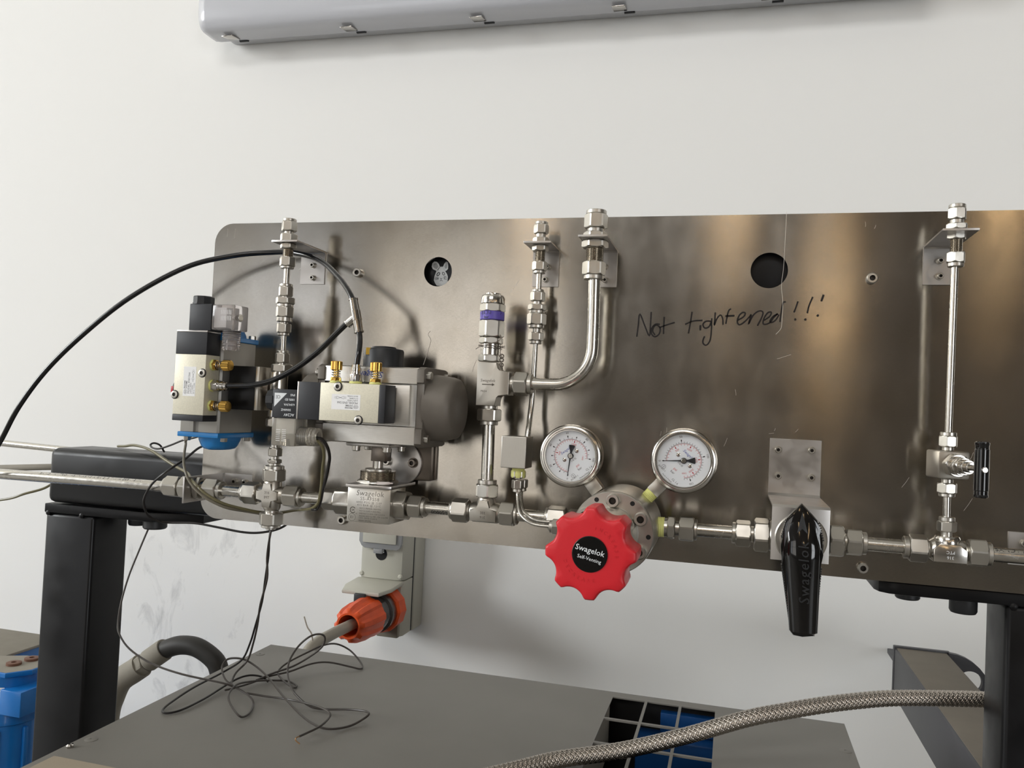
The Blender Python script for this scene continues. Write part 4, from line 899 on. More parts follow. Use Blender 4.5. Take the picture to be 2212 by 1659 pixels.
pieces(t, (-66, MY, -109.6), X, [('taped_thread', -4, 6, 19.5), ('neck', 5.4, 9.6, 18), ('hex_body', 9, 16, 20.6), ('neck', 16, 20.6, 14), ('nut', 20.2, 34, 22.2), ('collar', 34, 37, 20)])
pieces(t, (-141, MY, -109.6), -X, [('neck', -4, 4, 16), ('hex_body', 3.5, 13, 19), ('neck', 13, 17, 14), ('nut', 16.4, 34, 22.2), ('collar', 34, 37, 20)])
kn = B(); n = 160; a_, e1, e2 = frame(-Y, Z); rings = []
def lobe(th):
    q = ((th - 0.02) % (PI / 4)) / (PI / 4)          # 0..1, lobe centred at 0/1, scallop at 0.5
    d = abs(q - 0.5) * 2
    return 36.0 if d > 0.68 else 36.0 - 6.0 * math.sqrt(max(0, 1 - (d / 0.68) ** 2)) ** 1.3
for y, k in ((-186, 0.0), (-186, 0.93), (-188, 0.985), (-205, 1.0), (-222.5, 1.0), (-224.8, 0.97), (-225.5, 0.93), (-225.6, 26.0), (-225.6, 14.0)):
    rings.append([RP(y) + (e1 * math.cos(2 * PI * j / n) + e2 * math.sin(2 * PI * j / n)) * max(0.5, lobe(2 * PI * j / n) * k if k <= 1 else k) for j in range(n)])
kn.ring_stack(rings); knob = mk('star_knob', kn, 'red_plastic', t, 38)
disc = mk('black_badge', B().lathe(RP(-225.5), -Y, [(0, 14), (0.7, 14), (1.0, 13.6)], 48), 'black_gloss', knob)
tl = Matrix.Rotation(0.2, 3, 'Y'); ex_, ey_ = tl @ X, tl @ Z
b = B(); text_into(b, 'Swagelok', 6.2, Vector((RC.x, -226.5, RC.z + 3.0)), ex_, ey_, shear=0.05, bold=0.03); text_into(b, 'Self-Venting', 4.0, Vector((RC.x - 0.2, -226.5, RC.z - 3.6)), ex_, ey_)
mk('badge_lettering', b, 'ink_white', disc)
b = B()
def arc_text(s, r, a0, da, size, flip=False):
    for k, ch in enumerate(s):
        a = math.radians(a0 - da * k if not flip else a0 + da * k); rad = Vector((math.cos(a), 0, math.sin(a))); tan = Vector((math.sin(a), 0, -math.cos(a)))
        if flip: text_into(b, ch, size, RP(-225.7) + rad * r, -tan, -rad, extrude=0.15, lift=0.0)
        else: text_into(b, ch, size, RP(-225.7) + rad * r, tan, rad, extrude=0.15, lift=0.0)
arc_text('INCREASE', 20.5, 80, 11.5, 4.0); mk('increase_lettering', b, 'red_plastic', knob); b = B(); arc_text('DECREASE', 20.5, 200, 11.5, 4.0, True)
mk('decrease_lettering', b, 'red_plastic', knob)

def gauge(label, cx_, cz_, rot, bar_max, bar_major, bar_step, psi_major, psi_max, psi_step, taped, bar_extra):
    fy = -62; t = thing('pressure_gauge', label, 'gauge', (cx_, -45, cz_ - 31), None)
    c0 = Vector((cx_, 0, cz_))
    dn = Vector((math.sin(rot), 0, -math.cos(rot))); ex = Vector((math.cos(rot), 0, math.sin(rot))); ey = -dn
    R = 31.2
    mk('case', B().lathe(c0 + Vector((0, -30, 0)), -Y, [(0, R - 6), (1.5, R - 2), (24, R - 2), (26, R - 1)], 64), 'steel', t)
    mk('bezel', B().lathe(c0 + Vector((0, fy + 9, 0)), -Y, [(0, R - 2), (2.5, R), (5.5, R), (8, R - 1.2), (9, R - 3), (9, R - 4.2), (7.6, R - 5), (7.6, R - 6), (4.5, R - 6.2), (0, R - 6.3)], 72, close=True), 'steel_polished', t)
    dial = mk('dial', B().lathe(c0 + Vector((0, fy + 8, 0)), -Y, [(0, R - 5), (2.2, R - 5)], 64), 'dial', t)
    DY = fy + 5.8
    def dp(a, r): return c0 + Vector((0, DY, 0)) + ex * (r * math.cos(math.radians(a))) + ey * (r * math.sin(math.radians(a)))
    def ang(f): return 225 - 270 * f
    bk, rd = B(), B(); k = 0
    while k <= bar_max + 0.01:
        a = ang(k / bar_max); maj = abs(k / bar_major - round(k / bar_major)) < 1e-6
        mid = abs(k / (bar_major / 2) - round(k / (bar_major / 2))) < 1e-6 and bar_max == 100
        bk.ribbon([dp(a, 16.8), dp(a, 18.4 if not (maj or mid) else 19.4)], 0.3, -Y)
        if maj or mid: bk.ribbon([dp(a, 18.4), dp(a, 20.2 if maj else 19.8)], 1.0, -Y)
        if maj or k in bar_extra:
            text_into(bk, '%d' % k, 2.9, dp(a, 22.8), -Vector((ex * math.cos(math.radians(a + 90)) + ey * math.sin(math.radians(a + 90)))), ex * math.cos(math.radians(a)) + ey * math.sin(math.radians(a)))
        k += bar_step
    if bar_extra:
        a = 225 - 270; text_into(bk, '160', 2.5, dp(a, 22), -Vector((ex * math.cos(math.radians(a + 90)) + ey * math.sin(math.radians(a + 90)))), ex * math.cos(math.radians(a)) + ey * math.sin(math.radians(a)))
    bk.ribbon([dp(225 - 270 * j / 60, 16.8) for j in range(61)], 0.25, -Y)
    k = 0
    while k <= psi_max:
        a = ang(k / psi_max); maj = k % psi_major == 0 and k > 0
        rd.ribbon([dp(a, 16), dp(a, 14.4 if not maj else 13.8)], 0.3, -Y)
        if maj:
            rd.ribbon([dp(a, 15), dp(a, 13.4)], 1.0, -Y)
            text_into(rd, '%d' % k, 2.7, dp(a, 11.6), -Vector((ex * math.cos(math.radians(a + 90)) + ey * math.sin(math.radians(a + 90)))), ex * math.cos(math.radians(a)) + ey * math.sin(math.radians(a)))
        k += psi_step
    rd.ribbon([dp(225 - 270 * j / 60, 16.1) for j in range(61)], 0.3, -Y)
    a = -45; text_into(rd, '%d' % psi_max, 2.2, dp(a, 12), -Vector((ex * math.cos(math.radians(a + 90)) + ey * math.sin(math.radians(a + 90)))), ex * math.cos(math.radians(a)) + ey * math.sin(math.radians(a)))
    o = c0 + Vector((0, DY, 0))
    text_into(rd, 'psi', 3.4, o - ey * 11.6, ex, ey)
    text_into(bk, 'bar', 3.4, o - ey * 15.4, ex, ey); text_into(bk, 'EN 837-1', 2.3, o - ey * 19.8 - ex * 9.6, ex, ey); text_into(bk, 'CL 1.6', 2.8, o - ey * 20.4 + ex * 7.8, ex, ey)
    text_into(bk, 'Made in Poland', 1.9, o - ey * 23.2, ex, ey); text_into(bk, '316 SS', 2.3, o - ey * 4.9, ex, ey); text_into(bk, 'S', 2.6, o - ey * 17.4 - ex * 9.6, ex, ey)
    bk.ribbon([o - ey * 17.4 - ex * 9.6 + ex * (1.9 * math.cos(2 * PI * j / 20)) + ey * (1.9 * math.sin(2 * PI * j / 20)) for j in range(21)], 0.25, -Y)
    mk('bar_scale', bk, 'ink', dial); mk('psi_scale', rd, 'ink_red', dial)
    b = B(); text_into(b, 'Swagelok', 3.9, o + ey * 7.2, ex, ey, shear=0.25); mk('dial_lettering', b, 'ink_blue', dial)
    for s in (-1, 1): mk('dial_screw', B().lathe(o + ex * 7.6 * s + ey * 0.4, -Y, [(0, 2.0), (0.7, 1.8), (1.0, 1.0)], 18), 'nickel', dial)
    a0 = 225; dr = (dp(a0, 1) - o).normalized(); sd = dr.cross(Y).normalized(); q = o + Vector((0, -1.5, 0))
    pb = B(); pb.prism([(20.4, -0.2), (20.4, 0.2), (0, 0.75), (-4.5, 1.1), (-10, 3.1), (-10.8, 2.6), (-11, 0), (-10.8, -2.6), (-10, -3.1), (-4.5, -1.1), (0, -0.75)], q, dr, sd, -Y, 0.4)
    pb.lathe(q + Y * 1.2, -Y, [(0, 2.9), (1.9, 2.9), (2.0, 2.7)], 24); pn = mk('pointer', pb, 'ink', t)
    mk('pointer_hub', B().lathe(q + Y * 0, -Y, [(0, 2.3), (1.2, 2.3), (1.4, 2.0), (1.4, 0.5), (1.2, 0.4)], 24), 'nickel', pn)
    mk('glass', B().lathe(c0 + Vector((0, fy + 3.2, 0)), -Y, [(0, R - 6), (1.2, R - 6)], 48), 'glass', t)
    st = c0 + Vector((0, -46, 0))
    mk('stem_block', B().box(st + dn * 36, (13.5, 13.5, 16), Matrix((ex, Y, dn)).transposed(), 0.8), 'steel', t)
    mk('taped_thread' if taped else 'thread', B().thread(st, dn, 43, 52, 6.6, 1.6, 0.5).lathe(st, dn, [(50, 6), (58, 6)], 20), 'tape' if taped else 'steel_dark', t)
gauge('pressure gauge with scale to 100 bar and pointer hanging straight down', -153.9, -46, 0.672, 100, 20, 5, 500, 1450, 50, False, ())
gauge('pressure gauge with scale to 160 bar and yellow-taped stem, pointer level', -43.9, -44, -0.722, 160, 50, 5, 500, 2300, 100, True, ())

# ================================================================== ball valve with black handle
t = thing('ball_valve', 'steel ball valve with long glossy black lever handle', 'valve', (61, MY, -180))
mk('body', B().lathe((36, MY, -109.3), X, [(0, 13), (6, 17), (44, 17), (52, 13)], 36), 'steel', t)
pieces(t, (61, MY, -109.3), -X, [('end_hex', 24.6, 38, 28), ('neck', 38, 41.5, 15), ('nut', 41, 54.6, 22.2), ('collar', 54.4, 58, 20)]); pieces(t, (61, MY, -109.3), X, [('end_hex', 28, 40.4, 27), ('neck', 40.4, 43.5, 15), ('nut', 42.6, 56, 22.2), ('collar', 56, 60, 20.4)])
mk('stem_collar', B().lathe((61, -93.3, -104), -Y, [(0, 22), (1.6, 22), (2.4, 21), (2.4, 17.5), (9, 17), (9, 9), (18, 9)], 48), 'steel', t); mk('stem', B().lathe((61, -62, -104), -Y, [(0, 9), (29, 9)], 24), 'steel', t)
hp_ = [(59.0, -70.5), (72, -83.5), (75.5, -92), (77.4, -104.6), (77.0, -112), (75.6, -120), (72.6, -180.6), (63, -182.4), (55.6, -181.6), (53.0, -178.4), (44.6, -122.3), (43.1, -107.7), (45.0, -91.3), (47.2, -84.2)]
h0 = mk('lever_handle', B().prism([(p[0], p[1]) for p in hp_][::-1], (0, -110, 0), X, Z, -Y, 13, 3.0), 'black_gloss', t, 45)
sp_ = B()
for i in range(10):
    z = -100 - i * 8.6; wd = 11.5 - i * 0.28
    rows = None
rg = []
for i in range(13):
    z = -86 - i * 7.6; wd = (9.5 + 5.5 * min(1, i / 3)) * (1 - 0.028 * max(0, i - 3)); xc = 59.6 + i * 0.32
    rg.append([Vector((xc + wd * s, -122.6 - 5.5 * max(0, 1 - (s * 1.0) ** 2) ** 0.5 * min(1, (i + 0.3) / 3), z)) for s in [-1, -0.8, -0.5, -0.2, 0.2, 0.5, 0.8, 1]] + [Vector((xc + wd, -118, z)), Vector((xc - wd, -118, z))])
mk('handle_rib', B().ring_stack(rg), 'black_gloss', h0, 50)
mk('pointer_arrow', B().prism([(-0.3, 9), (-4.2, -9), (0, -4.5), (4.6, -9.2)], (59.6, -123.0, -86.5), X, Z, -Y, 2.2, 0.3), 'black_soft', h0)
mk('end_arrow', B().prism([(0, 8), (-5, 0), (-5, -7), (0, -2.5), (5, -6.5), (5, 1)], (62.8, -122.6, -165), X, Z, -Y, 3.4, 0.3), 'black_soft', h0)
b = B(); text_into(b, 'Swagelok', 12.0, (62.2, -128.2, -127.5), Vector((-0.045, 0, 1)), Vector((-1, 0, -0.045)), shear=0.1, extrude=0.35, lift=0.1, space=1.15); mk('moulded_lettering', b, 'black_soft', h0)
sr = B()
for i in range(26):
    f_ = i / 25; z = -124 - 52 * f_
    sr.box((45.0 + 8.6 * f_ - 0.3, -117, z), (1.2, 8, 1.1)); sr.box((75.6 - 2.8 * f_ + 0.3, -117, z), (1.2, 8, 1.1))
for i in range(8):
    f_ = i / 7; z = -86 - 14 * f_
    sr.box((46.9 - 2.9 * f_, -117, z), (1.4, 9, 0.9)); sr.box((73.1 + 3.6 * f_, -117, z), (1.4, 9, 0.9))
mk('grip_serrations', sr, 'black_soft', h0)
t = thing('valve_bracket', 'stepped steel mounting bracket with four screws over the black-handled valve', 'bracket', (60.5, -45, -124))
prz = [(0, -19.3), (-1.8, -19.3), (-1.8, -73), (-4, -75.2), (-91, -75.2), (-93.2, -77.4), (-93.2, -124), (-91.4, -124), (-91.4, -79), (-89.4, -77), (-2.2, -77), (0, -74.8)]
mk('folded_plate', B().prism(prz, (36.3, 0, 0), Y, Z, X, 48.4, 0.3), 'steel_sheet', t)
for x, z in ((44.3, -30.4), (75.6, -29.3), (45.2, -56.2), (76.2, -55.9)): cap_screw(t, (x, -1.8, z), -Y, 3.2, 4.4)

# ================================================================== black air lines and their tee
def hose(label, pts, r, m='black_hose', name='air_line', cat='hose', sub=8, n=14, group=None):
    return solo(name, B().tube(smooth_path(pts, sub), r, n), m, label, cat, group)
hose('long black air line arching over the left edge of the sheet panel', [(-886.9, -70, -120.9), (-867.6, -70, -97.2), (-848.6, -70, -71), (-824.2, -70, -28.1), (-788.8, -68, 17.6), (-741.5, -65, 61.9), (-683.9, -60, 106.4), (-618.3, -50, 143.5), (-566, -38, 159), (-518.2, -28, 165.0), (-487.1, -32, 163.2), (-448.9, -45, 152.5), (-416.2, -62, 131.6), (-394.4, -76, 112.2), (-386.0, -80.5, 98)], 3.0)
hose('black air line sagging from the upright solenoid valve to the push-in tee', [(-534, -92, 7.6), (-526.3, -92, 8.4), (-508.1, -92, 9.1), (-491.3, -92, 10.7), (-470.7, -90, 16.5), (-445.3, -88, 30.2), (-421, -85, 49.6), (-404.8, -82, 67.3), (-393, -81, 79)], 3.0)
hose('short black air line from the push-in tee down to the sideways solenoid valve', [(-379.5, -82, 76), (-376.0, -84.5, 66), (-372.8, -90, 58), (-371.0, -95, 47), (-371.4, -97.5, 32)], 3.0)
t = thing('push_in_tee', 'small nickel push-in tee joining three black air lines', 'fitting', (-383, -81, 69))
ta = (Vector((-377.8, -82, 68.9)) - Vector((-387.7, -80, 105.3))).normalized(); p0 = Vector((-387.7, -80, 105.3))
mk('run', B().lathe(p0, ta, [(0, 3.8), (0.4, 5), (1.6, 5), (2.0, 4.5), (13, 4.8), (13.4, 5.2), (24, 5.2), (24.4, 4.8), (35.4, 4.5), (35.8, 5), (37.2, 5), (37.7, 3.8)], 24), 'nickel', t)
pm = p0 + ta * 19.5; bd = (Vector((-396.2, -80, 75.9)) - pm).normalized()
mk('branch', B().lathe(pm, bd, [(2, 4.6), (11, 4.5), (11.4, 5), (13, 5), (13.4, 4)], 24), 'nickel', t)
mk('web', B().prism([(0, 0), (9, 0), (0, 9)], pm + Vector((0, 1.5, 0)), bd, -ta, -Y, 3, 0.3), 'nickel', t)

# ================================================================== thin wires
def wire(label, pts, r=1.25, m='wire_dark', sub=6): return hose(label, pts, r, m, 'wire', 'wire', sub, 8)
wire('grey twin wire running from the sideways valve gland behind the cross and over the beam', [(-783.4, 50, -76.4), (-765.7, 42, -75.0), (-742.7, 30, -72), (-710.5, 10, -72), (-684.3, -5, -75), (-661.1, -15, -81.6), (-634.5, -25, -89.4), (-606.8, -40, -94.2), (-583.5, -64, -98.1), (-564, -78, -104.1), (-551.6, -78, -111.9), (-535.4, -72, -120.6), (-522, -54, -127.5), (-510.3, -38, -132.1), (-489.8, -34, -131.5), (-465.1, -40, -126), (-437.6, -58, -120.6), (-421.9, -70, -112.6), (-417.1, -74, -100.6), (-415.1, -76, -88), (-412.2, -81, -72.8), (-407, -89, -60), (-406.6, -95, -50), (-412, -98, -43.8), (-420, -98, -42.6)], 1.7, 'wire_olive')
wire('black wire beside the grey one dropping from the sideways valve gland', [(-432, -63, -120), (-425.3, -64, -119), (-418.8, -70, -110.5), (-414.3, -74, -96.8), (-409.6, -77, -82.9), (-405.5, -81, -70.2), (-401.8, -87, -60), (-401.4, -94, -49.6), (-406, -98.5, -42.0), (-416, -99, -41.4)], 1.7, 'wire_black')
wire('grey wire looping down from the blue-capped actuator to join the bundle', [(-590, -60, -50), (-599.2, -56, -55), (-600.2, -55, -60.2), (-595.9, -62, -68.6), (-588.4, -72, -79.7), (-579.6, -79, -90.1), (-571.4, -81, -100.2), (-559.7, -81, -110.1), (-545.5, -78, -118.5), (-530.7, -70, -125.4), (-520.2, -46, -131.3), (-500, -32, -135.4)], 1.5, 'wire_grey')
wire('short black wire leaving the blue-capped actuator over the beam top', [(-588, -50, -50.5), (-600.2, -42, -53.1), (-619.4, -35, -57), (-642.7, -25, -64.1), (-674.5, -5, -71.1), (-692.7, 5, -71.6), (-700.4, 10, -68.5), (-696.7, 12, -66.1), (-690.1, 15, -68.7), (-689, 22, -77.2)], 1.2, 'wire_black')
wire('black wire curling round the beam end and under the sheet edge', [(-590, -38, -62), (-596.2, -40, -66), (-604.8, -50, -78), (-611.8, -68, -90), (-632.4, -66, -105.6), (-648.9, -58, -123.6), (-654.8, -50, -135.9), (-657.1, -40, -146.9), (-651.9, -30, -154.2), (-643.5, -20, -156.9), (-615.7, -10, -156.5), (-587.1, -5, -159.7), (-558.7, 0, -163.4), (-538.2, 2, -163.1), (-518, 5, -158.9), (-506, 8, -153.2), (-499.6, 12, -146)], 1.35, 'wire_black')
CT = -345
P1 = [(-549, -35, -329), (-535, -28, -335), (-519, -32, -338), (-506, -40, -340), (-500, -47, -343), (-491, -68, -343), (-491, -80, -343), (-496, -83, -340), (-515, -68, -337), (-526, -56, -334), (-533, -41, -333), (-537, -20, -333), (-529, 7, -337), (-513, 28, -341), (-503, 34, -343), (-488, 25, -343), (-488, 18, -343), (-501, 23, -341), (-522, 40, -339), (-528, 52, -337), (-523, 65, -331), (-509, 85, -323), (-496, 102, -317), (-487, 120, -319), (-476, 135, -329), (-462, 133, -338), (-449, 121, -343), (-447, 110, -343), (-458, 104, -340), (-482, 92, -334), (-499, 78, -334), (-514, 53, -338), (-531, 32, -340), (-537, 5, -340), (-544, -21, -339), (-549, -29, -339)]
wire('dark wire hanging by the black post and looping over the grey cabinet top', [(-704, 22, -172), (-705.8, 20, -178.1), (-709.4, 10, -204.1), (-712.7, 0, -231.3), (-712.8, -10, -260.4), (-711.5, -15, -284.4), (-704.2, -20, -296.2), (-684.3, -25, -310.1), (-646.9, -32, -320.4), (-600, -38, -325)] + P1, 1.15, 'wire_dark', 5)
P2 = [(-543, -20, -337), (-559, -14, -333), (-576, 3, -327), (-578, 14, -321), (-570, 19, -319), (-557, 23, -321), (-538, 20, -327), (-514, 5, -331), (-485, -20, -334), (-456, -45, -336), (-426, -67, -339), (-402, -80, -340), (-387, -78, -341), (-376, -59, -343), (-367, -45, -339), (-365, -38, -336), (-375, -31, -337), (-397, -27, -340), (-426, -29, -343), (-443, -29, -341), (-467, -17, -335), (-486, 2, -329), (-497, 18, -323), (-499, 26, -313), (-497, 42, -301), (-487, 51, -291), (-480, 63, -291), (-477, 69, -297), (-482, 72, -309), (-498, 74, -323), (-513, 59, -333), (-528, 35, -337), (-535, 13, -339)]
W5A = [(-488.9, -48, -140), (-489.3, -50, -158.9), (-491.8, -46, -177.6), (-497.9, -40, -205), (-506.6, -30, -233.8), (-522.6, -15, -265.4), (-538.1, 0, -292.5), (-562, 22, -321), (-580, 12, -335), (-584, -36, -338), (-583, -74, -341), (-580, -94, -343), (-571, -101, -343), (-562, -89, -343), (-559, -54, -342.5), (-560, -14, -341), (-556, 8, -338), (-548, 20, -337), (-536, 26, -339), (-526, 24, -343)]
wire('first of the twisted black wires hanging from the cross to the cabinet', W5A, 1.2, 'wire_black')
wire('second of the twisted black wires hanging from the cross into big loops', [(-486.0, -50, -140), (-487.5, -53, -158.4), (-493.4, -46, -180.2), (-494.4, -42, -204.2), (-508.4, -30, -236.5), (-520.2, -15, -265.1), (-533.8, 0, -292), (-553, 20, -320), (-558, 5, -331), (-552, -12, -337)] + P2, 1.2, 'wire_dark', 5)
t = thing('wire', 'loose dark wire with bare copper tip lying on the grey cabinet', 'wire', (-404, -60, -344))
P3 = [(-522, -28, -339), (-501, -21, -342), (-474, -22, -341), (-440, -35, -337), (-415, -50, -333), (-401, -59, -333), (-397, -67, -335), (-396, -88, -336), (-402, -102, -338), (-405, -113, -338)]
mk('insulation', B().tube(smooth_path(P3, 6), 1.15, 8), 'wire_dark', t); mk('copper_tip', B().tube(smooth_path([(-405, -113, -338), (-406.5, -117, -338.4), (-406, -118, -340.5), (-402, -117, -343.6)], 5), 0.6, 8), 'copper', t)
wire('olive wire drooping out past the beam end', [(-840, 90, -110), (-902.3, 80, -131.9), (-921, 70, -144), (-944.2, 62, -152.1), (-967.6, 60, -160.2), (-1015.9, 60, -169)], 1.7, 'wire_olive')
hose('flat brown cable leaving behind the beam end', [(-830, 100, -108), (-904, 90, -113.5), (-947.1, 80, -116.5), (-1019.7, 80, -122.4)], 4.4, 'dust_grey', 'cable', 'cable')
solo('steel_tube', B().tube([(-1480, 400, -112), (-1150, 400, -121)], 6.35, 20), 'steel_tube', 'far steel tube running along behind the black beam', 'tube')

# ================================================================== grey cabinet
CXL, CXR, CYB, CYF = -606.3, 135.8, 160, -430
t = thing('cabinet', 'low grey sheet metal machine cabinet under the panel with grille opening', 'cabinet', (-235, -135, RZ0))
GX0, GX1, GY1, GY0 = -127.6, -7.6, 142.5, -137.5
b = B(); plate_into(b, [(CXL, CYF), (CXR, CYF), (CXR, CYB), (CXL, CYB)], [[(GX0, GY0), (GX1, GY0), (GX1, GY1), (GX0, GY1)]], 1.5, (0, 0, CT - 0.75), X, Y)
mk('top_panel', b, 'cabinet_grey', t)
b = B(); b.bx(CXL, CXL + 2, CYF, CYB, RZ0, CT - 1.5).bx(CXR - 2, CXR, CYF, CYB, RZ0, CT - 1.5).bx(CXL, CXR, CYF, CYF + 2, RZ0, CT - 1.5).bx(CXL, CXR, CYB - 2, CYB, RZ0, CT - 1.5); mk('side_panels', b, 'cabinet_grey', t); 
for q in ((GX0 - 40, GX0 - 38, CYF + 3, CYB - 6), (GX1 + 30, GX1 + 32, CYF + 3, CYB - 6), (GX0 - 40, GX1 + 32, CYB - 5, CYB - 3)): mk('shade_lining', B().bx(*q, CT - 249, CT - 3), 'hole_shade', t)  # black sheets added to paint the shade inside the cabinet
cw = (GX1 - GX0) / 3
for k in (1, 2): mk('grille_bar', B().bx(GX0 + cw * k - 1.6, GX0 + cw * k + 1.6, GY0, GY1, CT - 2, CT), 'cabinet_grey', t)
for k in (1, 2, 3):
    y = GY1 - 70 * k
    mk('grille_bar', B().bx(GX0, GX1, y - 2, y + 2, CT - 2, CT + 0.05), 'cabinet_grey', t)
mk('fan_box', B().bx(-96, 20, 118, 152, CT - 120, CT - 34, 2), 'blue_inside', t); mk('fan_flange', B().bx(-70, 20, 140, 152, CT - 33, CT - 10, 1), 'blue_inside', t)
mk('shade_tray', B().bx(CXL + 6, CXR - 6, CYF + 6, CYB - 6, CT - 260, CT - 250), 'hole_shade', t)  # added black floor, painted shade below the grille
mk('inner_rail', B().bx(-134, -128, GY0, 120, CT - 60, CT - 2), 'dust_grey', t)
for x, y in ((-595, -179), (127, 78), (-596, 117), (125, -250)):
    mk('screw', B().lathe((x, y, CT), Z, [(0, 6.2), (0.3, 6.2), (0.7, 4.8), (0.7, 1.4), (0.3, 1.2)], 20), 'cabinet_grey', t)
solo('foil_scrap', B().lathe((-600, -201, CT), Z, [(0, 2.6), (1.6, 3.0), (3.2, 1.4)], 6).box((-598.5, -199, CT + 1.6), (3, 4, 3), Matrix.Rotation(0.6, 3, 'Z'), 0.4), 'nickel', 'tiny crumpled foil scrap on the cabinet edge', 'scrap')
solo('card_label', B().prism([(-598, -221), (-520, -221), (-470, -340), (-600, -340)], (0, 0, CT), X, Y, Z, 0.5), 'card_tan', 'worn tan card label lying on the front corner of the grey cabinet', 'label')

# ================================================================== blue filter and machine at the left edge
FXc, FYc, FT = -1078, 188, -440
t = thing('air_filter', 'blue cast air filter with rating label behind the black post', 'filter', (FXc, FYc, RZ0))
mk('housing', B().lathe((FXc, FYc, -960), Z, [(0, 30), (20, 41), (438, 43), (440, 46), (446, 46), (448, 45), (512, 45), (514, 43)], 48), 'blue_paint', t)
mk('stand_pipe', B().lathe((FXc, FYc, RZ0), Z, [(0, 30), (6, 30), (8, 14), (392, 14)], 20), 'blue_paint', t)
mk('lid', B().prism([(-52, -22), (-34, -40), (30, -40), (52, -12), (52, 40), (-10, 40), (-52, 20)], (FXc, FYc, -447), X, Y, Z, 8, 2), 'blue_paint', t)
mk('lid_dust', B().prism([(-50, -21), (-33, -38), (29, -38), (50, -11), (50, 38), (-9.5, 38), (-50, 19)], (FXc, FYc, -439.4), X, Y, Z, 0.6), 'dust_grey', t)
mk('side_port', B().bx(FXc + 26, FXc + 66, FYc - 44, FYc + 30, -500, -462, 2), 'blue_paint', t)
for a in (-118, -62, -12):
    mk('rib', B().box((FXc + 44 * math.cos(math.radians(a)), FYc + 44 * math.sin(math.radians(a)), -560), (8, 7, 66), Matrix.Rotation(math.radians(a), 3, 'Z'), 2), 'blue_paint', t)
for x, y in ((FXc + 8, FYc - 4), (FXc + 14, FYc + 24)):
    mk('lid_bolt', B().lathe((x, y, -438.8), Z, [(0, 11), (3.6, 11), (4, 10), (4, 4), (2, 3.8)], 20), 'brown_rust', t)
fr = Vector((0.35, -0.937, 0)); exl = Vector((0.937, 0.35, 0)); lc = Vector((FXc, FYc, 0)) + fr * 46.4
lab = mk('rating_plate', B().prism([(-22, -486), (14, -486), (14, -461), (-22, -461)], lc, exl, Z, fr, 0.4), 'label_white', t)
b = B(); F2 = lc + fr * 0.45
for s_, size, x, z in (('CE', 7.5, 8.5, -466.5), ('HF50-2', 4.8, 0, -474), ('ME50-2', 4.8, 0, -479), ('MAXIMUM 16 BAR', 2.7, -3, -484)):
    text_into(b, s_, size, F2 + exl * x + Z * z, exl, Z, bold=0.06)
for z in (-471.5, -476.6, -481.6): b.ribbon([F2 - exl * 21 + Z * z, F2 + exl * 13 + Z * z], 0.3, fr)
mk('plate_print', b, 'ink', lab)
t = thing('machine_housing', 'blue machine housing with dusty grey lid at the far left', 'machine', (-1330, 300, RZ0))
mk('housing', B().bx(-1500, -1150, 150, 352, RZ0, -455, 3), 'blue_paint', t)
mk('lid', B().bx(-1505, -1146, 146, 356, -455, -450, 1.5), 'dust_grey', t)
mk('lid_screw', B().lathe((-1225, 290, -450), Z, [(0, 5), (2, 5), (5, 3), (5.5, 1)], 16), 'nickel', t)

# black hose behind the post
t = thing('rubber_hose', 'fat black rubber hose with crimped steel end arching behind the cabinet', 'hose', (-830, 255, RZ0))
hpth = smooth_path([(-722, 245, -1345), (-722, 245, -700), (-728, 245, -520), (-735, 247, -462), (-745.9, 250, -430), (-757, 250, -411), (-788, 250, -396), (-819, 250, -396), (-846, 250, -406), (-862, 250, -416)], 6)
mk('rubber', B().tube(hpth, 14.5, 22), 'black_rubber', t)
ha = (Vector((-901.3, 250, -449)) - Vector((-848, 250, -409))).normalized()
mk('crimp_sleeve', B().lathe((-846, 250, -405), ha, [(0, 16.5), (4, 17.5), (36, 17.5), (38, 16)], 24), 'dust_grey', t)
mk('hex_nut', B().hexa((-846, 250, -405), ha, 40, 54, 31, 0.3), 'dust_grey', t)
mk('elbow', B().tube(smooth_path([Vector((-846, 250, -405)) + ha * 52, Vector((-846, 250, -405)) + ha * 66, Vector((-846, 250, -405)) + ha * 100, (-946, 258, -496), (-958, 262, -530), (-960, 264, -600), (-960, 264, -1345)], 6), 19, 24), 'dust_grey', t)

# ================================================================== braided hose
HP = smooth_path([(-240, -178, -335.2), (-182, -112, -335.6), (-150.0, -75, -336.0), (-93.5, -45, -330.5), (-33.9, -23.2, -315.6), (25, -5.9, -296.1), (62.5, 11.4, -289.4), (98.6, 28.6, -284.2), (132.8, 45.9, -281.2), (167.7, 63.2, -279.5), (213.8, 82, -279.4), (257.8, 99, -280), (301.6, 115, -281.8), (420, 150, -290), (600, 190, -300)], 30)
t = thing('braided_hose', 'stainless steel braided hose lying from the cabinet top to behind the black post', 'hose', (60, 0, -345))
mk('liner', B().tube(HP, 6.6, 16), 'braid_core', t)
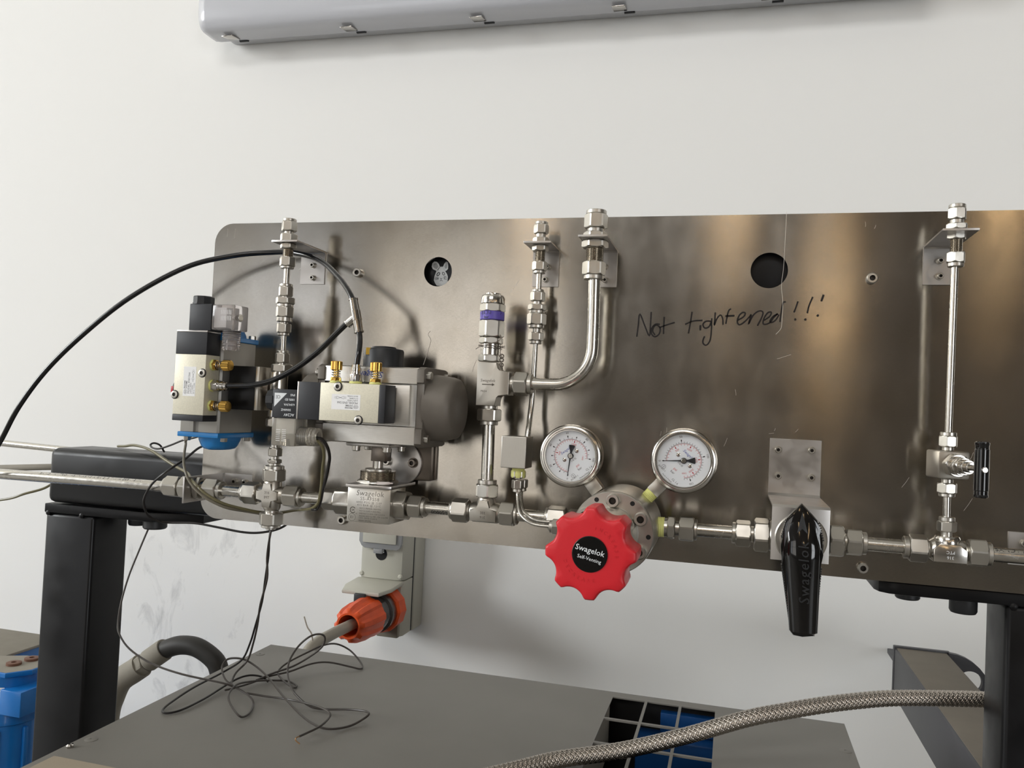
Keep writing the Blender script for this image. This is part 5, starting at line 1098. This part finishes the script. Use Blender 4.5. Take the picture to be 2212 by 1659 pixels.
# arc length frames
fr_ = []; s = 0; nrm = None
for i, p in enumerate(HP):
    tt = (HP[min(i + 1, len(HP) - 1)] - HP[max(i - 1, 0)]).normalized()
    nrm = frame(tt)[1] if nrm is None else (nrm - tt * nrm.dot(tt)).normalized()
    if i: s += (p - HP[i - 1]).length
    fr_.append((s, p, nrm, tt.cross(nrm)))
def at_s(q):
    lo, hi = 0, len(fr_) - 1
    while hi - lo > 1:
        md = (lo + hi) // 2
        if fr_[md][0] <= q: lo = md
        else: hi = md
    a, b_ = fr_[lo], fr_[hi]; f = (q - a[0]) / max(1e-6, b_[0] - a[0])
    return a[1].lerp(b_[1], f), a[2], a[3]
b = B(); NS = 14; PITCH = 36.0; TOT = fr_[-1][0] - 330
for d in (1, -1):
    for k in range(NS):
        pts = []; q = 0.0; st = PITCH / NS / 4
        while q < TOT:
            p, e1, e2 = at_s(q); th = d * 2 * PI * q / PITCH + 2 * PI * k / NS
            r = 7.1 + 0.42 * d * math.sin(2 * PI * NS * q / PITCH * 1.0 + (PI if k % 2 else 0))
            pts.append((p + (e1 * math.cos(th) + e2 * math.sin(th)) * r, (e1 * math.cos(th) + e2 * math.sin(th)), (-e1 * math.sin(th) + e2 * math.cos(th)))); q += st
        w_ = 1.35; rows = []
        for p, nn, tn in pts: rows.append([b.bm.verts.new(p - tn * w_), b.bm.verts.new(p - tn * w_ * 0.5 + nn * 0.5), b.bm.verts.new(p + tn * w_ * 0.5 + nn * 0.5), b.bm.verts.new(p + tn * w_)])
        for r0, r1 in zip(rows, rows[1:]):
            for j in range(3): b.bm.faces.new((r0[j], r0[j + 1], r1[j + 1], r1[j]))
br = mk('braid', b, 'braid', t, 60); br['kind'] = 'stuff'
ha = (HP[0] - HP[6]).normalized()
mk('end_ferrule', B().lathe(HP[0] - ha * 4, ha, [(0, 8.6), (2, 9.2), (24, 9.2), (26, 8.4)], 24), 'steel_polished', t)

# ================================================================== painted steel frame at the right
t = thing('channel_rack', 'grey painted steel channel frame with lug behind the black post', 'frame', (305, 380, RZ0))
mk('long_beam', B().bx(265, 343.5, 84, 594, -436, -360, 4, 3), 'steel_paint', t)
mk('dusty_top', B().bx(268, 341, 88, 590, -361, -359.4, 0.6), 'dust_brown', t)
lg = [(343, -436), (343, -357)] + [(343 + 62 * math.sin(a) * 1.0, -420 + 63 * math.cos(a)) for a in [PI / 2 * k / 8 for k in range(9)]] + [(405, -436)]
b = B(); plate_into(b, lg, [circ(374, -398, 17, 28)], 10, (0, 586, 0), X, Z); mk('lifting_lug', b, 'steel_paint', t)
mk('end_plate', B().bx(264, 346, 588, 598, -438, -357, 1), 'steel_paint', t)
mk('leg', B().bx(272, 338, 100, 150, RZ0, -436, 3), 'steel_paint', t)
mk('wall_arm', B().bx(300, 338, 598, 849, -436, -427, 1), 'steel_paint', t)

bpy.context.view_layer.update()
